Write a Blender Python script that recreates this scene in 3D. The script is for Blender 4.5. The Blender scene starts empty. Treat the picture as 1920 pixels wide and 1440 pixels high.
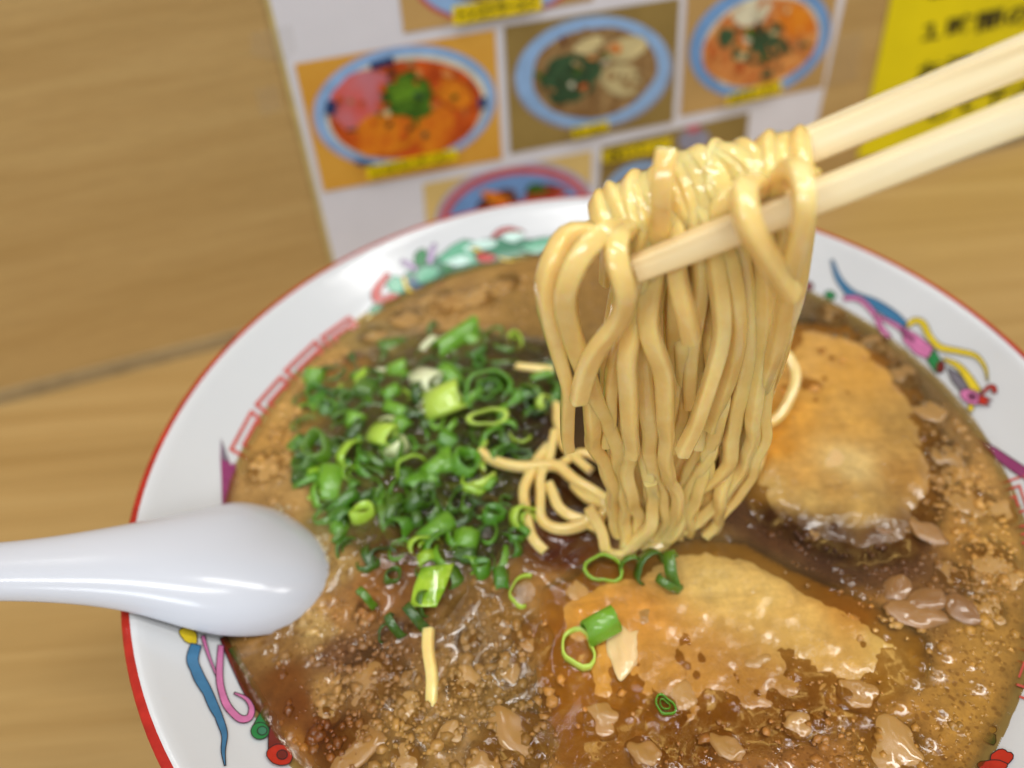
import bpy, bmesh, math, random
import numpy as np
from mathutils import Vector, Matrix, noise as mnoise
from mathutils.geometry import delaunay_2d_cdt
random.seed(11); rng = np.random.default_rng(5)

# ------------------------------------------------------------ camera
F = 1442.0                                  # focal length in pixels of a 1920 wide frame
PITCH, ROLL = math.radians(44.3), math.radians(-5.0)
CAM = np.array([-.0197, -.1144, .2067])
_w = np.array([0, math.cos(PITCH), -math.sin(PITCH)]); _u = np.array([0, math.sin(PITCH), math.cos(PITCH)]); _r = np.array([1., 0, 0])
AX = math.cos(ROLL) * _r + math.sin(ROLL) * _u
AY = -math.sin(ROLL) * _r + math.cos(ROLL) * _u
scene = bpy.context.scene
cd = bpy.data.cameras.new('camera'); cam = bpy.data.objects.new('camera', cd); scene.collection.objects.link(cam)
cd.sensor_width = 36; cd.lens = F / 1920 * 36; cd.clip_start = .005; cd.clip_end = 50
cam.matrix_world = Matrix(((AX[0], AY[0], -_w[0], CAM[0]), (AX[1], AY[1], -_w[1], CAM[1]), (AX[2], AY[2], -_w[2], CAM[2]), (0, 0, 0, 1)))
cd.dof.use_dof = True; cd.dof.focus_distance = .130; cd.dof.aperture_fstop = 8.0
scene.camera = cam

# ------------------------------------------------------------ light: ceiling tubes, an added front fill and the pale room around
world = bpy.data.worlds.new('World'); scene.world = world; world.use_nodes = True
bg = world.node_tree.nodes['Background']; bg.inputs[0].default_value = (.93, .95, 1.0, 1); bg.inputs[1].default_value = .20
def tube(name, loc, rz, sx, sy, power, col):
    l = bpy.data.lights.new(name, 'AREA'); l.shape = 'RECTANGLE'; l.size = sx; l.size_y = sy; l.energy = power; l.color = col
    o = bpy.data.objects.new(name, l); scene.collection.objects.link(o); o.location = loc
    d = (Vector((0, 0, .07)) - Vector(loc)).normalized(); o.rotation_euler = d.to_track_quat('-Z', 'Y').to_euler(); o.rotation_euler.rotate_axis('Z', rz)
tube('ceiling_tube_light', (-.20, -.28, 1.55), .25, 1.2, .10, 8.5, (1, .99, .97))
tube('ceiling_tube_light', (.10, -.62, 1.60), .25, 1.2, .10, 6.8, (1, .99, .97))
tube('ceiling_tube_light', (.85, -.05, 1.25), 1.35, 1.2, .10, 10, (1, .98, .95))
tube('ceiling_tube_light', (-.10, .83, 1.55), 1.40, .55, .045, 3.2, (1, .98, .95))
tube('front_fill_light', (-.45, -1.05, .95), .2, 1.2, .30, 11.0, (.92, .97, 1))  # added soft fill from behind the camera, brightens the noodle fronts
scene.view_settings.view_transform = 'Standard'; scene.view_settings.look = 'None'; scene.view_settings.exposure = -.15; scene.view_settings.gamma = 1
scene.cycles.use_denoising = True
try: scene.cycles.denoiser = 'OPENIMAGEDENOISE'
except Exception: pass
scene.cycles.max_bounces = 8; scene.cycles.transparent_max_bounces = 8; scene.cycles.caustics_reflective = False; scene.cycles.caustics_refractive = False
scene.cycles.sample_clamp_indirect = 4

# ------------------------------------------------------------ pixel -> place
def ray(x, y): return AX * ((x - 960) / F) + AY * ((720 - y) / F) + _w
def on_z(x, y, z):
    d = ray(x, y); return CAM + d * ((z - CAM[2]) / d[2])
ZS, RS, ZR, RR = .0650, .0886, .0750, .1050      # soup level / radius, rim level / radius
WA = math.radians(15.5); WE = np.array([math.cos(WA), math.sin(WA), 0]); WN = np.array([math.sin(WA), -math.cos(WA), 0]); W0 = np.array([-.141, .1351, 0])
def on_wall(x, y, off=0.):
    d = ray(x, y); p0 = W0 + WN * off; t = ((p0 - CAM) @ WN) / (d @ WN); return CAM + d * t
def on_soup(x, y, h=0.): return on_z(x, y, ZS + h)
Y0 = -.0243
def on_hang(x, y, off):                          # off in mm behind the plumb plane of the lifted noodles
    d = ray(x, y); p = CAM + d * ((Y0 + off / 1000 - CAM[1]) / d[1])
    if p[2] < ZS + .0008: p = on_z(x, y, ZS + .0008)
    return p
def to_px(P):
    d = np.atleast_2d(P) - CAM; z = d @ _w
    return np.c_[960 + F * (d @ AX) / z, 720 - F * (d @ AY) / z]

# ------------------------------------------------------------ objects
COL = scene.collection
def srgb(r, g, b):
    f = lambda c: (c / 255 / 12.92) if c <= 10 else ((c / 255 + .055) / 1.055) ** 2.4
    return (f(r), f(g), f(b))
def tag(o, label=None, cat=None, group=None, kind=None):
    if label: o['label'] = label
    if cat: o['category'] = cat
    if group: o['group'] = group
    if kind: o['kind'] = kind
    return o
def link(name, me, parent=None, mats=()):
    o = bpy.data.objects.new(name, me); COL.objects.link(o)
    if me is not None:
        for m in mats:
            me.materials.append(m)
    if parent is not None: o.parent = parent
    return o
def mesh(name, verts, faces, mats=(), parent=None, smooth=True, mi=None):
    me = bpy.data.meshes.new(name); me.from_pydata([tuple(v) for v in verts], [], [tuple(f) for f in faces]); 
    o = link(name, me, parent, mats)
    if smooth: me.polygons.foreach_set('use_smooth', [True] * len(me.polygons))
    if mi is not None: me.polygons.foreach_set('material_index', mi)
    me.update(); return o
def fixn(o):
    bm = bmesh.new(); bm.from_mesh(o.data); bmesh.ops.recalc_face_normals(bm, faces=bm.faces); bm.to_mesh(o.data); bm.free(); return o
def empty(name, loc=(0, 0, 0)):
    o = bpy.data.objects.new(name, None); COL.objects.link(o); o.location = tuple(loc); o.empty_display_size = .01; return o
def attach(o, root):                              # parent but keep the world place
    o.parent = root; o.matrix_parent_inverse = Matrix.Translation(root.location).inverted(); return o

# ------------------------------------------------------------ materials
class NT:
    def __init__(s, name):
        s.m = bpy.data.materials.new(name); s.m.use_nodes = True; s.t = s.m.node_tree; s.b = s.t.nodes['Principled BSDF']; s.out = s.t.nodes['Material Output']
    def n(s, typ, **kw):
        nd = s.t.nodes.new('ShaderNode' + typ)
        for k, v in kw.items(): setattr(nd, k, v)
        return nd
    def l(s, a, b): s.t.links.new(a, b)
    def noise(s, vec, scale, detail=4, rough=.55, dist=0):
        nd = s.n('TexNoise'); nd.inputs['Scale'].default_value = scale; nd.inputs['Detail'].default_value = detail; nd.inputs['Roughness'].default_value = rough; nd.inputs['Distortion'].default_value = dist
        if vec is not None: s.l(vec, nd.inputs['Vector'])
        return nd.outputs['Fac']
    def vor(s, vec, scale, feature='F1', out='Distance', rnd=1):
        nd = s.n('TexVoronoi'); nd.feature = feature; nd.inputs['Scale'].default_value = scale; nd.inputs['Randomness'].default_value = rnd; s.l(vec, nd.inputs['Vector']); return nd.outputs[out]
    def mapv(s, scale=(1, 1, 1), rot=(0, 0, 0), coord='Object'):
        tc = s.n('TexCoord'); mp = s.n('Mapping'); mp.inputs['Scale'].default_value = scale; mp.inputs['Rotation'].default_value = rot; s.l(tc.outputs[coord], mp.inputs['Vector']); return mp.outputs[0]
    def ramp(s, fac, stops):
        r = s.n('ValToRGB'); e = r.color_ramp.elements
        while len(e) < len(stops): e.new(.5)
        for i, (p, c) in enumerate(stops):
            e[i].position = p; e[i].color = (*c, 1) if len(c) == 3 else c
        s.l(fac, r.inputs[0]); return r.outputs[0]
    def math(s, op, a, b=None, c=None, clamp=False):
        nd = s.n('Math', operation=op); nd.use_clamp = clamp
        for i, v in enumerate((a, b, c)):
            if v is None: continue
            if isinstance(v, (int, float)): nd.inputs[i].default_value = v
            else: s.l(v, nd.inputs[i])
        return nd.outputs[0]
    def mix(s, fac, a, b, mode='MIX'):
        nd = s.n('Mix', data_type='RGBA', blend_type=mode)
        for sock, v in ((nd.inputs[0], fac), (nd.inputs[6], a), (nd.inputs[7], b)):
            if isinstance(v, (int, float)): sock.default_value = v
            elif isinstance(v, tuple): sock.default_value = (*v, 1) if len(v) == 3 else v
            else: s.l(v, sock)
        return nd.outputs[2]
    def bump(s, h, strength, dist, prev=None):
        nd = s.n('Bump'); nd.inputs['Strength'].default_value = strength; nd.inputs['Distance'].default_value = dist; s.l(h, nd.inputs['Height'])
        if prev is not None: s.l(prev, nd.inputs['Normal'])
        return nd.outputs[0]
    def set(s, **kw):
        for k, v in kw.items():
            i = s.b.inputs[k.replace('_', ' ')]
            if isinstance(v, (int, float)): i.default_value = v
            elif isinstance(v, tuple): i.default_value = (*v, 1) if (len(v) == 3 and i.type == 'RGBA') else v
            else: s.l(v, i)
        return s
    def sink(s, col, murk, length, top=.0003):
        """what lies below the surface is seen through cloudy broth"""
        g = s.n('NewGeometry'); sp = s.n('SeparateXYZ'); s.l(g.outputs['Position'], sp.inputs[0])
        return s.mix(s.math('MULTIPLY', s.math('SUBTRACT', ZS + top, sp.outputs[2]), 1 / length, clamp=True), col, murk)
    def sss(s, w, rad, scale):
        s.set(Subsurface_Weight=w, Subsurface_Radius=rad, Subsurface_Scale=scale); return s

def plain(name, rgb, rough=.5, var=.12, scale=90, coat=0, bump=0):
    t = NT(name); v = t.mapv(); f = t.noise(v, scale, 4)
    c = srgb(*rgb); lo = tuple(x * (1 - var) for x in c); hi = tuple(min(1, x * (1 + var)) for x in c)
    t.set(Base_Color=t.ramp(f, [(.3, lo), (.7, hi)]), Roughness=rough)
    if coat: t.set(Coat_Weight=coat, Coat_Roughness=.1)
    if bump: t.set(Normal=t.bump(t.noise(v, scale * 4, 3), bump, .0005))
    return t.m

def wood(name, dark, mid, light, rotz, stretch, rough=.45):
    t = NT(name); v = t.mapv(scale=stretch, rot=(0, 0, rotz))
    a = t.noise(v, .45, 4, .55, .1); b = t.noise(v, 1.6, 4, .6, .1); fine = t.noise(v, 7, 3, .7)
    c = t.ramp(a, [(.25, srgb(*dark)), (.5, srgb(*mid)), (.75, srgb(*light))])
    c = t.mix(.35, c, t.ramp(b, [(.3, srgb(*dark)), (.7, srgb(*light))]), 'MIX')
    c = t.mix(t.math('MULTIPLY', t.math('SUBTRACT', fine, .35, clamp=True), .5), c, srgb(*[x * .72 for x in dark]))
    t.set(Base_Color=c, Roughness=rough, Normal=t.bump(fine, .15, .0003)); return t.m
WOODW = wood('wall_wood', (172, 138, 82), (186, 152, 96), (197, 165, 108), -WA, (5, 60, 210))
WOODT = wood('table_wood', (156, 122, 68), (176, 142, 86), (192, 160, 104), -WA, (5, 210, 60), .38)
def porcelain():
    t = NT('porcelain'); v = t.mapv()
    sp = t.ramp(t.noise(v, 150, 2, .5), [(.70, (0, 0, 0)), (.76, (1, 1, 1))])
    c = t.mix(t.math('MULTIPLY', sp, .22), srgb(204, 206, 208), srgb(204, 186, 140))
    t.set(Base_Color=c, Roughness=.16, Normal=t.bump(t.noise(v, 130, 2), .05, .001)); t.sss(.08, (.003, .003, .003), 1.); return t.m
PORC = porcelain()
RIMRED = plain('rim_red', (168, 40, 30), .22, .2, 260)
def enamel(name, rgb): return plain(name, rgb, .22, .13, 420)
EN = {k: enamel('enamel_' + k, v) for k, v in dict(blue=(58, 112, 150), navy=(42, 84, 112), pink=(196, 112, 158), purple=(138, 56, 104), yellow=(216, 190, 44), green=(38, 122, 66), mint=(92, 164, 130), pale=(190, 220, 210), red=(178, 44, 30), darkred=(110, 38, 32), black=(40, 34, 38), lilac=(188, 160, 202), grey=(110, 106, 116), fret=(192, 84, 74), teal=(58, 122, 92)).items()}

def noodle_mat():
    t = NT('noodle'); v = t.mapv(); oi = t.n('ObjectInfo')
    f = t.noise(v, 130, 4, .6); g = t.noise(v, 1500, 2)
    c = t.ramp(f, [(.25, srgb(230, 192, 112)), (.55, srgb(240, 212, 138)), (.8, srgb(246, 225, 162))])
    c = t.mix(t.math('MULTIPLY', oi.outputs['Random'], .3), c, srgb(234, 198, 118))
    t.set(Base_Color=c, Roughness=t.math('MULTIPLY_ADD', f, .14, .07), Normal=t.bump(t.noise(v, 300, 3), .14, .0006, t.bump(g, .04, .0002)), IOR=1.5, Coat_Weight=.4, Coat_Roughness=.05)
    t.sss(.6, (1., .5, .13), .0026); return t.m
NOOD = noodle_mat()
def stick_mat():
    t = NT('chopstick_wood'); v = t.mapv(scale=(14, 420, 420)); f = t.noise(v, 1, 4, .6, .3); g = t.noise(v, 5, 3)
    c = t.ramp(f, [(.25, srgb(208, 180, 128)), (.5, srgb(240, 224, 182)), (.75, srgb(250, 240, 208))])
    sx_ = t.n('SeparateXYZ'); t.l(t.mapv(), sx_.inputs[0]); c = t.mix(t.math('MULTIPLY', t.math('SUBTRACT', 1, t.math('MULTIPLY', sx_.outputs[0], 22, clamp=True)), .55), c, srgb(228, 194, 126))
    t.set(Base_Color=c, Roughness=.55, Normal=t.bump(g, .25, .0004)); t.sss(.12, (1, .7, .4), .001); return t.m
STICK = stick_mat()
def spoon_mat():
    t = NT('spoon_plastic'); v = t.mapv(); f = t.noise(v, 210, 5, .7); 
    c = t.mix(t.ramp(f, [(.66, (0, 0, 0)), (.8, (.3, .3, .3))]), srgb(202, 205, 213), srgb(206, 200, 180))
    t.set(Base_Color=c, Roughness=t.math('MULTIPLY_ADD', f, .12, .10), Normal=t.bump(t.noise(v, 600, 3, .6), .025, .0003)); t.sss(.15, (.9, .9, 1.), .003); return t.m
SPOON = spoon_mat()
def scallion(name, a, b, c):
    t = NT(name); v = t.mapv(); oi = t.n('ObjectInfo'); f = t.noise(v, 260, 4, .6); s = t.noise(t.mapv(scale=(1, 1, .1)), 900, 2)
    f = t.math('ADD', f, t.math('MULTIPLY_ADD', oi.outputs['Random'], .4, -.2))
    t.set(Base_Color=t.sink(t.ramp(f, [(.25, srgb(*a)), (.5, srgb(*b)), (.8, srgb(*c))]), srgb(78, 76, 30), .0030), Roughness=.08, Normal=t.bump(s, .3, .0004), Coat_Weight=.8, Coat_Roughness=.03); t.sss(.15, (.8, 1, .2), .001); return t.m
SCA = [scallion('scallion_dark', (38, 70, 8), (60, 100, 14), (96, 138, 28)), scallion('scallion_mid', (48, 98, 12), (84, 142, 24), (122, 172, 42)),
       scallion('scallion_light', (110, 160, 30), (158, 196, 46), (196, 216, 96)), scallion('scallion_white', (172, 190, 110), (206, 214, 160), (226, 228, 196))]
def fat_mat(name, a, b, c, sss=.45):
    t = NT(name); v = t.mapv(); oi = t.n('ObjectInfo'); f = t.noise(v, 190, 5, .65)
    f = t.math('ADD', f, t.math('MULTIPLY_ADD', oi.outputs['Random'], .3, -.15))
    ta = t.n('Attribute', attribute_name='soup_tint', attribute_type='OBJECT')
    t.set(Base_Color=t.sink(t.ramp(f, [(.25, srgb(*a)), (.5, srgb(*b)), (.78, srgb(*c))]), t.mix(.35, ta.outputs['Color'], srgb(*b)), .0006, .0006), Roughness=.06, IOR=1.47, Coat_Weight=.7, Coat_Roughness=.03, Normal=t.bump(t.noise(v, 380, 4, .6), .2, .0008)); t.sss(sss, (1, .6, .25), .002); return t.m
FAT = fat_mat('back_fat', (146, 104, 50), (170, 128, 68), (192, 152, 92), .25)
FATP = fat_mat('pale_fat', (206, 162, 100), (226, 190, 132), (240, 214, 166))
MEAT = fat_mat('shredded_meat', (92, 58, 30), (138, 96, 52), (178, 136, 84), .2)
GLASSB = NT('foam_bubble'); GLASSB.set(Base_Color=srgb(226, 206, 160), Roughness=.05, Coat_Weight=1.0, Alpha=.45); GLASSB.sss(.3, (1, .8, .5), .001); GLASSB = GLASSB.m

def tinted(name, soup):
    """colour comes from the 'tint' attribute (what floats where), cell structure from voronoi foam"""
    t = NT(name); v = t.mapv(); at = t.n('Attribute', attribute_name='tint'); fo = t.n('Attribute', attribute_name='foam'); foam = fo.outputs['Fac']
    warp = t.n('TexNoise'); warp.inputs['Scale'].default_value = 160; warp.inputs['Detail'].default_value = 3; t.l(v, warp.inputs['Vector'])
    add = t.n('VectorMath', operation='MULTIPLY_ADD'); t.l(warp.outputs['Color'], add.inputs[0]); add.inputs[1].default_value = (.0035,) * 3; t.l(v, add.inputs[2]); wv = add.outputs[0]
    n1 = t.noise(wv, 62, 6, .66); n2 = t.noise(wv, 330, 5, .7); n3 = t.noise(v, 1400, 3, .6); n4 = t.noise(wv, 150, 6, .72)
    A_ = at.outputs['Color']
    clump = t.ramp(t.math('MULTIPLY_ADD', n1, .45, t.math('MULTIPLY', n4, .55)), [(.40, (0, 0, 0)), (.60, (1, 1, 1))])
    two = t.mix(clump, t.mix(1.0, A_, (.44, .36, .28), 'MULTIPLY'), t.mix(1.0, A_, (1.22, 1.20, 1.12), 'MULTIPLY'))
    col = t.mix(t.math('MULTIPLY_ADD', foam, .62, .22) if soup else .30, A_, two)
    col = t.mix(.5, col, t.mix(1.0, col, t.ramp(n2, [(.3, (.55, .5, .45)), (.7, (1.35, 1.3, 1.2))]), 'MULTIPLY'))
    if not soup:
        fib = t.noise(t.mapv(scale=(90, 420, 200), rot=(0, 0, .5)), 1, 5, .65, .5)
        col = t.mix(.42, col, t.mix(1.0, col, t.ramp(fib, [(.3, (.66, .58, .48)), (.65, (1.15, 1.15, 1.12))]), 'MULTIPLY'))
    f1 = t.n('TexVoronoi'); f1.inputs['Scale'].default_value = 640; t.l(wv, f1.inputs['Vector']); f2 = t.n('TexVoronoi'); f2.inputs['Scale'].default_value = 1150; t.l(v, f2.inputs['Vector'])
    def spots(f, lo, hi):
        sp = t.n('SeparateColor'); t.l(f.outputs['Color'], sp.inputs[0])
        rad = t.math('MULTIPLY_ADD', sp.outputs[0], hi - lo, lo)
        return t.math('MULTIPLY', t.math('SUBTRACT', rad, f.outputs['Distance']), 9, clamp=True)
    cell = t.math('MULTIPLY', t.math('MAXIMUM', spots(f1, .02, .50), t.math('MULTIPLY', spots(f2, .05, .50), .7)), foam)
    col = t.mix(t.math('MULTIPLY', cell, .72), col, t.mix(1.0, col, (.50, .40, .30), 'MULTIPLY'))
    hb = t.math('ADD', t.math('MULTIPLY', cell, -.22), t.math('ADD', t.math('MULTIPLY', n2, .75), t.math('MULTIPLY', clump, .35)))
    nrm = t.bump(hb, .16 if soup else .34, .0007, t.bump(n3, .04, .0003))
    t.set(Base_Color=col, Roughness=t.math('MULTIPLY_ADD', n2, .08, .02), Normal=nrm, IOR=1.45, Coat_Weight=.5, Coat_Roughness=.02)
    if not soup: t.set(Base_Color=t.sink(col, t.mix(1.0, A_, (.90, .86, .76), 'MULTIPLY'), .0020, .0011))
    if soup:
        cl = t.n('Attribute', attribute_name='clear'); tr = t.n('BsdfTransparent'); tr.inputs[0].default_value = (.80, .66, .36, 1)
        gl = t.n('BsdfGlossy'); gl.inputs['Roughness'].default_value = .06; fr = t.n('Fresnel'); fr.inputs['IOR'].default_value = 1.34
        ms = t.n('MixShader'); t.l(fr.outputs[0], ms.inputs[0]); t.l(tr.outputs[0], ms.inputs[1]); t.l(gl.outputs[0], ms.inputs[2])
        mx = t.n('MixShader'); t.l(cl.outputs['Fac'], mx.inputs[0]); t.l(t.b.outputs[0], mx.inputs[1]); t.l(ms.outputs[0], mx.inputs[2]); t.l(mx.outputs[0], t.out.inputs[0])
        t.l(nrm, gl.inputs['Normal']); t.l(nrm, fr.inputs['Normal'])
    else: t.sss(.05, (1, .7, .4), .0015)
    return t.m
BROTH = tinted('broth', True); PORK = tinted('pork', False)

# ------------------------------------------------------------ setting
def box(name, c, ex, ey, ez, half, mat, parent=None):
    ex, ey, ez = [np.array(e) for e in (ex, ey, ez)]; v = [c + sx * half[0] * ex + sy * half[1] * ey + sz * half[2] * ez for sz in (-1, 1) for sy in (-1, 1) for sx in (-1, 1)]
    return fixn(mesh(name, v, [(0, 1, 3, 2), (4, 5, 7, 6), (0, 1, 5, 4), (2, 3, 7, 6), (0, 2, 6, 4), (1, 3, 7, 5)], [mat], parent, False))
UP = np.array([0, 0, 1.])
cwall = W0 + WE * .15
tbl = box('table', cwall + WN * .345 + UP * -.015, WE, WN, UP, (.75, .345, .015), WOODT); tag(tbl, 'light wood table top carrying the ramen bowl', 'table', kind='structure')
wal = box('wall', cwall - WN * .012 + UP * .155, WE, WN, UP, (.75, .012, .185), WOODW); tag(wal, 'brown wood panel wall behind the bowl with menu sheets', 'wall', kind='structure')
SEAM = plain('seam_filler', (152, 132, 96), .6, .15, 120)
sm = box('seam_strip', cwall + WN * .0008 + UP * .0030, WE, WN, UP, (.75, .0008, .0030), SEAM, wal)

# ------------------------------------------------------------ flat prints on the wall
def fill(pts, step=None):
    """triangulate a pixel polygon; returns 2D points and triangles, with inner points every step px"""
    pts = [tuple(p) for p in pts]; P = []
    n = len(pts)
    for i in range(n):
        a, b = np.array(pts[i]), np.array(pts[(i + 1) % n]); k = max(1, int(np.hypot(*(b - a)) / step)) if step else 1
        for j in range(k): P.append(a + (b - a) * j / k)
    m = len(P); edges = [(i, (i + 1) % m) for i in range(m)]; extra = []
    if step:
        A = np.array(P); x0, y0 = A.min(0); x1, y1 = A.max(0)
        for gx in np.arange(x0 + step / 2, x1, step):
            for gy in np.arange(y0 + step / 2, y1, step): extra.append((gx + random.uniform(-.1, .1) * step, gy + random.uniform(-.1, .1) * step))
    vs = [Vector((float(p[0]), float(p[1]))) for p in P] + [Vector(e) for e in extra]
    r = delaunay_2d_cdt(vs, edges, [], 1, 1e-4)
    return [(v.x, v.y) for v in r[0]], [tuple(f) for f in r[2]]
def ell(cx, cy, rx, ry, rot=0, n=40, wob=0, seed=0):
    rr = random.Random(seed); ph = [rr.uniform(0, 6.28) for _ in range(4)]; c, s = math.cos(math.radians(rot)), math.sin(math.radians(rot)); o = []
    for i in range(n):
        a = 2 * math.pi * i / n; k = 1 + wob * (math.sin(2 * a + ph[0]) * .5 + math.sin(3 * a + ph[1]) * .5 + math.sin(5 * a + ph[2]) * .35 + math.sin(9 * a + ph[3]) * .25)
        x, y = rx * k * math.cos(a), ry * k * math.sin(a); o.append((cx + c * x - s * y, cy + s * x + c * y))
    return o
def clip(poly, quad):
    """clip a polygon to a convex quad (pixels)"""
    out = list(poly); m = len(quad); area = sum(quad[i][0] * quad[(i + 1) % m][1] - quad[(i + 1) % m][0] * quad[i][1] for i in range(m)); sg = 1 if area > 0 else -1
    for i in range(m):
        a, b = quad[i], quad[(i + 1) % m]; ins = lambda p: sg * ((b[0] - a[0]) * (p[1] - a[1]) - (b[1] - a[1]) * (p[0] - a[0])) >= 0; res = []
        for j in range(len(out)):
            p, q = out[j - 1], out[j]
            if ins(p) != ins(q):
                d1 = (b[0] - a[0]) * (p[1] - a[1]) - (b[1] - a[1]) * (p[0] - a[0]); d2 = (b[0] - a[0]) * (q[1] - a[1]) - (b[1] - a[1]) * (q[0] - a[0]); k = d1 / (d1 - d2)
                res.append((p[0] + (q[0] - p[0]) * k, p[1] + (q[1] - p[1]) * k))
            if ins(q): res.append(q)
        out = res
        if not out: break
    return out
def wallsheet(name, poly, off, mat, parent, thick=0.):
    P, T = fill(poly); v = [on_wall(x, y, off) for x, y in P]; f = list(T)
    if thick:                                   # real sheet edge
        n = len(v); q = [on_wall(x, y, off) for x, y in poly]; qb = [p - WN * thick for p in q]; k = len(v); v += q + qb; m = len(poly)
        f += [(k + i, k + (i + 1) % m, k + m + (i + 1) % m, k + m + i) for i in range(m)]
    o = mesh(name, v, f, [mat], None, False)
    if parent is not None: attach(o, parent)
    return o
def printm(name, rgb, var=.18, scale=160, rgb2=None):
    t = NT(name); v = t.mapv(); f = t.noise(v, scale, 4, .6); c = srgb(*rgb); d = srgb(*(rgb2 or [x * (1 - var) for x in rgb]))
    t.set(Base_Color=t.ramp(f, [(.35, d), (.65, c)]), Roughness=.3); return t.m
def put_text(name, body, quad, off, mat, parent, size=.8, fnt=None):
    """text stretched into the quad (tl, tr, br, bl pixels) on the wall"""
    cu = bpy.data.curves.new(name, 'FONT'); cu.body = body; cu.size = 1; cu.resolution_u = 3; cu.offset = .035
    tmp = bpy.data.objects.new(name, cu); COL.objects.link(tmp); dg = bpy.context.evaluated_depsgraph_get(); dg.update()
    me = bpy.data.meshes.new_from_object(tmp.evaluated_get(dg)); COL.objects.unlink(tmp); bpy.data.objects.remove(tmp)
    if len(me.vertices) == 0: return None
    co = np.array([v.co[:] for v in me.vertices]); mn, mx = co.min(0), co.max(0); h = max(mx[1] - mn[1], .6); w = max(mx[0] - mn[0], .1)
    tl, tr, br, bl = [np.array(q, float) for q in quad]; pad = (1 - size) / 2
    for v in me.vertices:
        u = pad * .5 + (v.co.x - mn[0]) / w * (1 - pad); t = pad + (v.co.y - mn[1]) / h * size
        p = (bl * (1 - u) + br * u) * (1 - t) + (tl * (1 - u) + tr * u) * t
        v.co = on_wall(p[0], p[1], off)
    me.materials.clear(); o = link(name, me, None, [mat]); attach(o, parent); return o

INK = printm('ink', (52, 48, 20), .1); LABEL = printm('label_yellow', (236, 208, 12), .06); PAPERW = printm('paper_white', (222, 221, 228), .03, 30)
poster = empty('menu_poster', on_wall(560, 480, .0003)); tag(poster, 'white menu sheet with ramen photographs on the wood wall', 'poster')
wallsheet('paper', [(478, -90), (1604, -90), (1516, 300), (1400, 520), (640, 560)], .0006, PAPERW, poster, .0005)
wallsheet('edge_tape', [(474, -90), (483, -90), (643, 556), (636, 560)], .0008, printm('edge_yellow', (206, 186, 120), .1), poster)
CL = NT('clear_tape'); CL.set(Base_Color=srgb(190, 186, 176), Roughness=.25, Alpha=.09); CL = CL.m
wallsheet('clear_tape', [(470, 62), (548, 46), (556, 92), (536, 118), (470, 104)], .0009, CL, poster)
wallsheet('clear_tape', [(478, 168), (520, 158), (530, 205), (490, 218)], .00091, CL, poster)
wallsheet('clear_tape', [(1560, 70), (1618, 60), (1608, 150), (1548, 165)], .0009, CL, poster)
BLUE = printm('print_blue', (146, 184, 228), .08); BLUE2 = printm('print_blue_deep', (116, 164, 220), .1); CREAM = printm('print_cream', (226, 220, 190), .1)
RED = printm('print_red', (214, 96, 34), .3, 110, (168, 62, 24)); PINK = printm('print_pink', (214, 96, 88), .2, 140, (196, 120, 130)); ORG = printm('print_orange', (228, 142, 34), .15, 150, (206, 100, 30)); GRN = printm('print_green', (84, 128, 36), .4, 240, (36, 64, 22))
DGRN = printm('print_dark_green', (54, 92, 62), .3, 260, (34, 60, 40)); BRN = printm('print_brown', (168, 138, 92), .3, 200, (122, 88, 52)); EGG = printm('print_egg', (216, 200, 146), .12, 140); NAVY = printm('print_navy', (44, 62, 108), .2); OLV = printm('print_olive', (152, 128, 72), .1, 20, (128, 106, 56))
TAN = printm('print_tan', (196, 158, 98), .12, 20); GOLD = printm('print_gold', (220, 168, 72), .1, 18, (206, 146, 52)); GOLD2 = printm('print_pale_gold', (222, 192, 122), .08, 18); DISH = printm('print_dish', (222, 158, 88), .3, 230, (190, 96, 44)); DBRN = printm('print_dark_brown', (112, 60, 40), .4, 300); LILA = printm('print_lilac', (176, 170, 196), .08); ROSE = printm('print_rose', (202, 92, 96), .1); SKY = printm('print_sky', (116, 158, 214), .1, 60); SLATE = printm('print_slate', (150, 150, 170), .1)
def photo(quad, bgm, layers, label=None, text=None, desc=None):
    ph = wallsheet('photo', quad, .0010, bgm, poster)
    if desc: ph['label'] = desc
    for i, (nm, poly, m) in enumerate(layers):
        p = clip(poly, quad)
        if len(p) > 2:
            o = wallsheet(nm, p, .0010 + .00012 * (i + 1), m, None); o.parent = ph
    dish = [l for l in layers if l[0] == 'soup_picture']
    if dish:
        c0 = np.mean(np.array(dish[0][1]), 0); R0 = np.array(dish[0][1]) - c0; rr = random.Random(int(c0[0])); bits = [DISH, BRN, EGG, ORG, GRN, DGRN, DBRN, CREAM, RED]; k0 = len(layers)
        for b_ in range(34):
            v0 = R0[rr.randrange(len(R0))] * rr.uniform(.25, .93); p = clip(ell(c0[0] + v0[0], c0[1] + v0[1], rr.uniform(4, 13), rr.uniform(3, 8), rr.uniform(0, 180), 9, .2, b_), quad)
            if len(p) > 2: o = wallsheet('food_picture', p, .0011 + .00012 * (k0 + 1) + .00001 * b_, bits[rr.randrange(9)] if rr.random() < .55 else dish[0][2], None); o.parent = ph
    if label:
        o = wallsheet('caption_strip', label, .0034, LABEL, None); o.parent = ph
        if text:
            tl = put_text('lettering', text, label, .0036, INK, ph, .74)
            if tl: tl.matrix_parent_inverse = Matrix(); tl.parent = ph
photo([(738, -90), (1105, -150), (1113, 0), (757, 62)], TAN, [('plate_rim', ell(935, -62, 168, 104, -9), ROSE), ('plate', ell(935, -64, 160, 98, -9), BLUE), ('soup_picture', ell(930, -70, 125, 72, -9), BRN)], [(848, 12), (1015, -14), (1017, 18), (851, 48)], 'トンコツラーメン')
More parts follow.
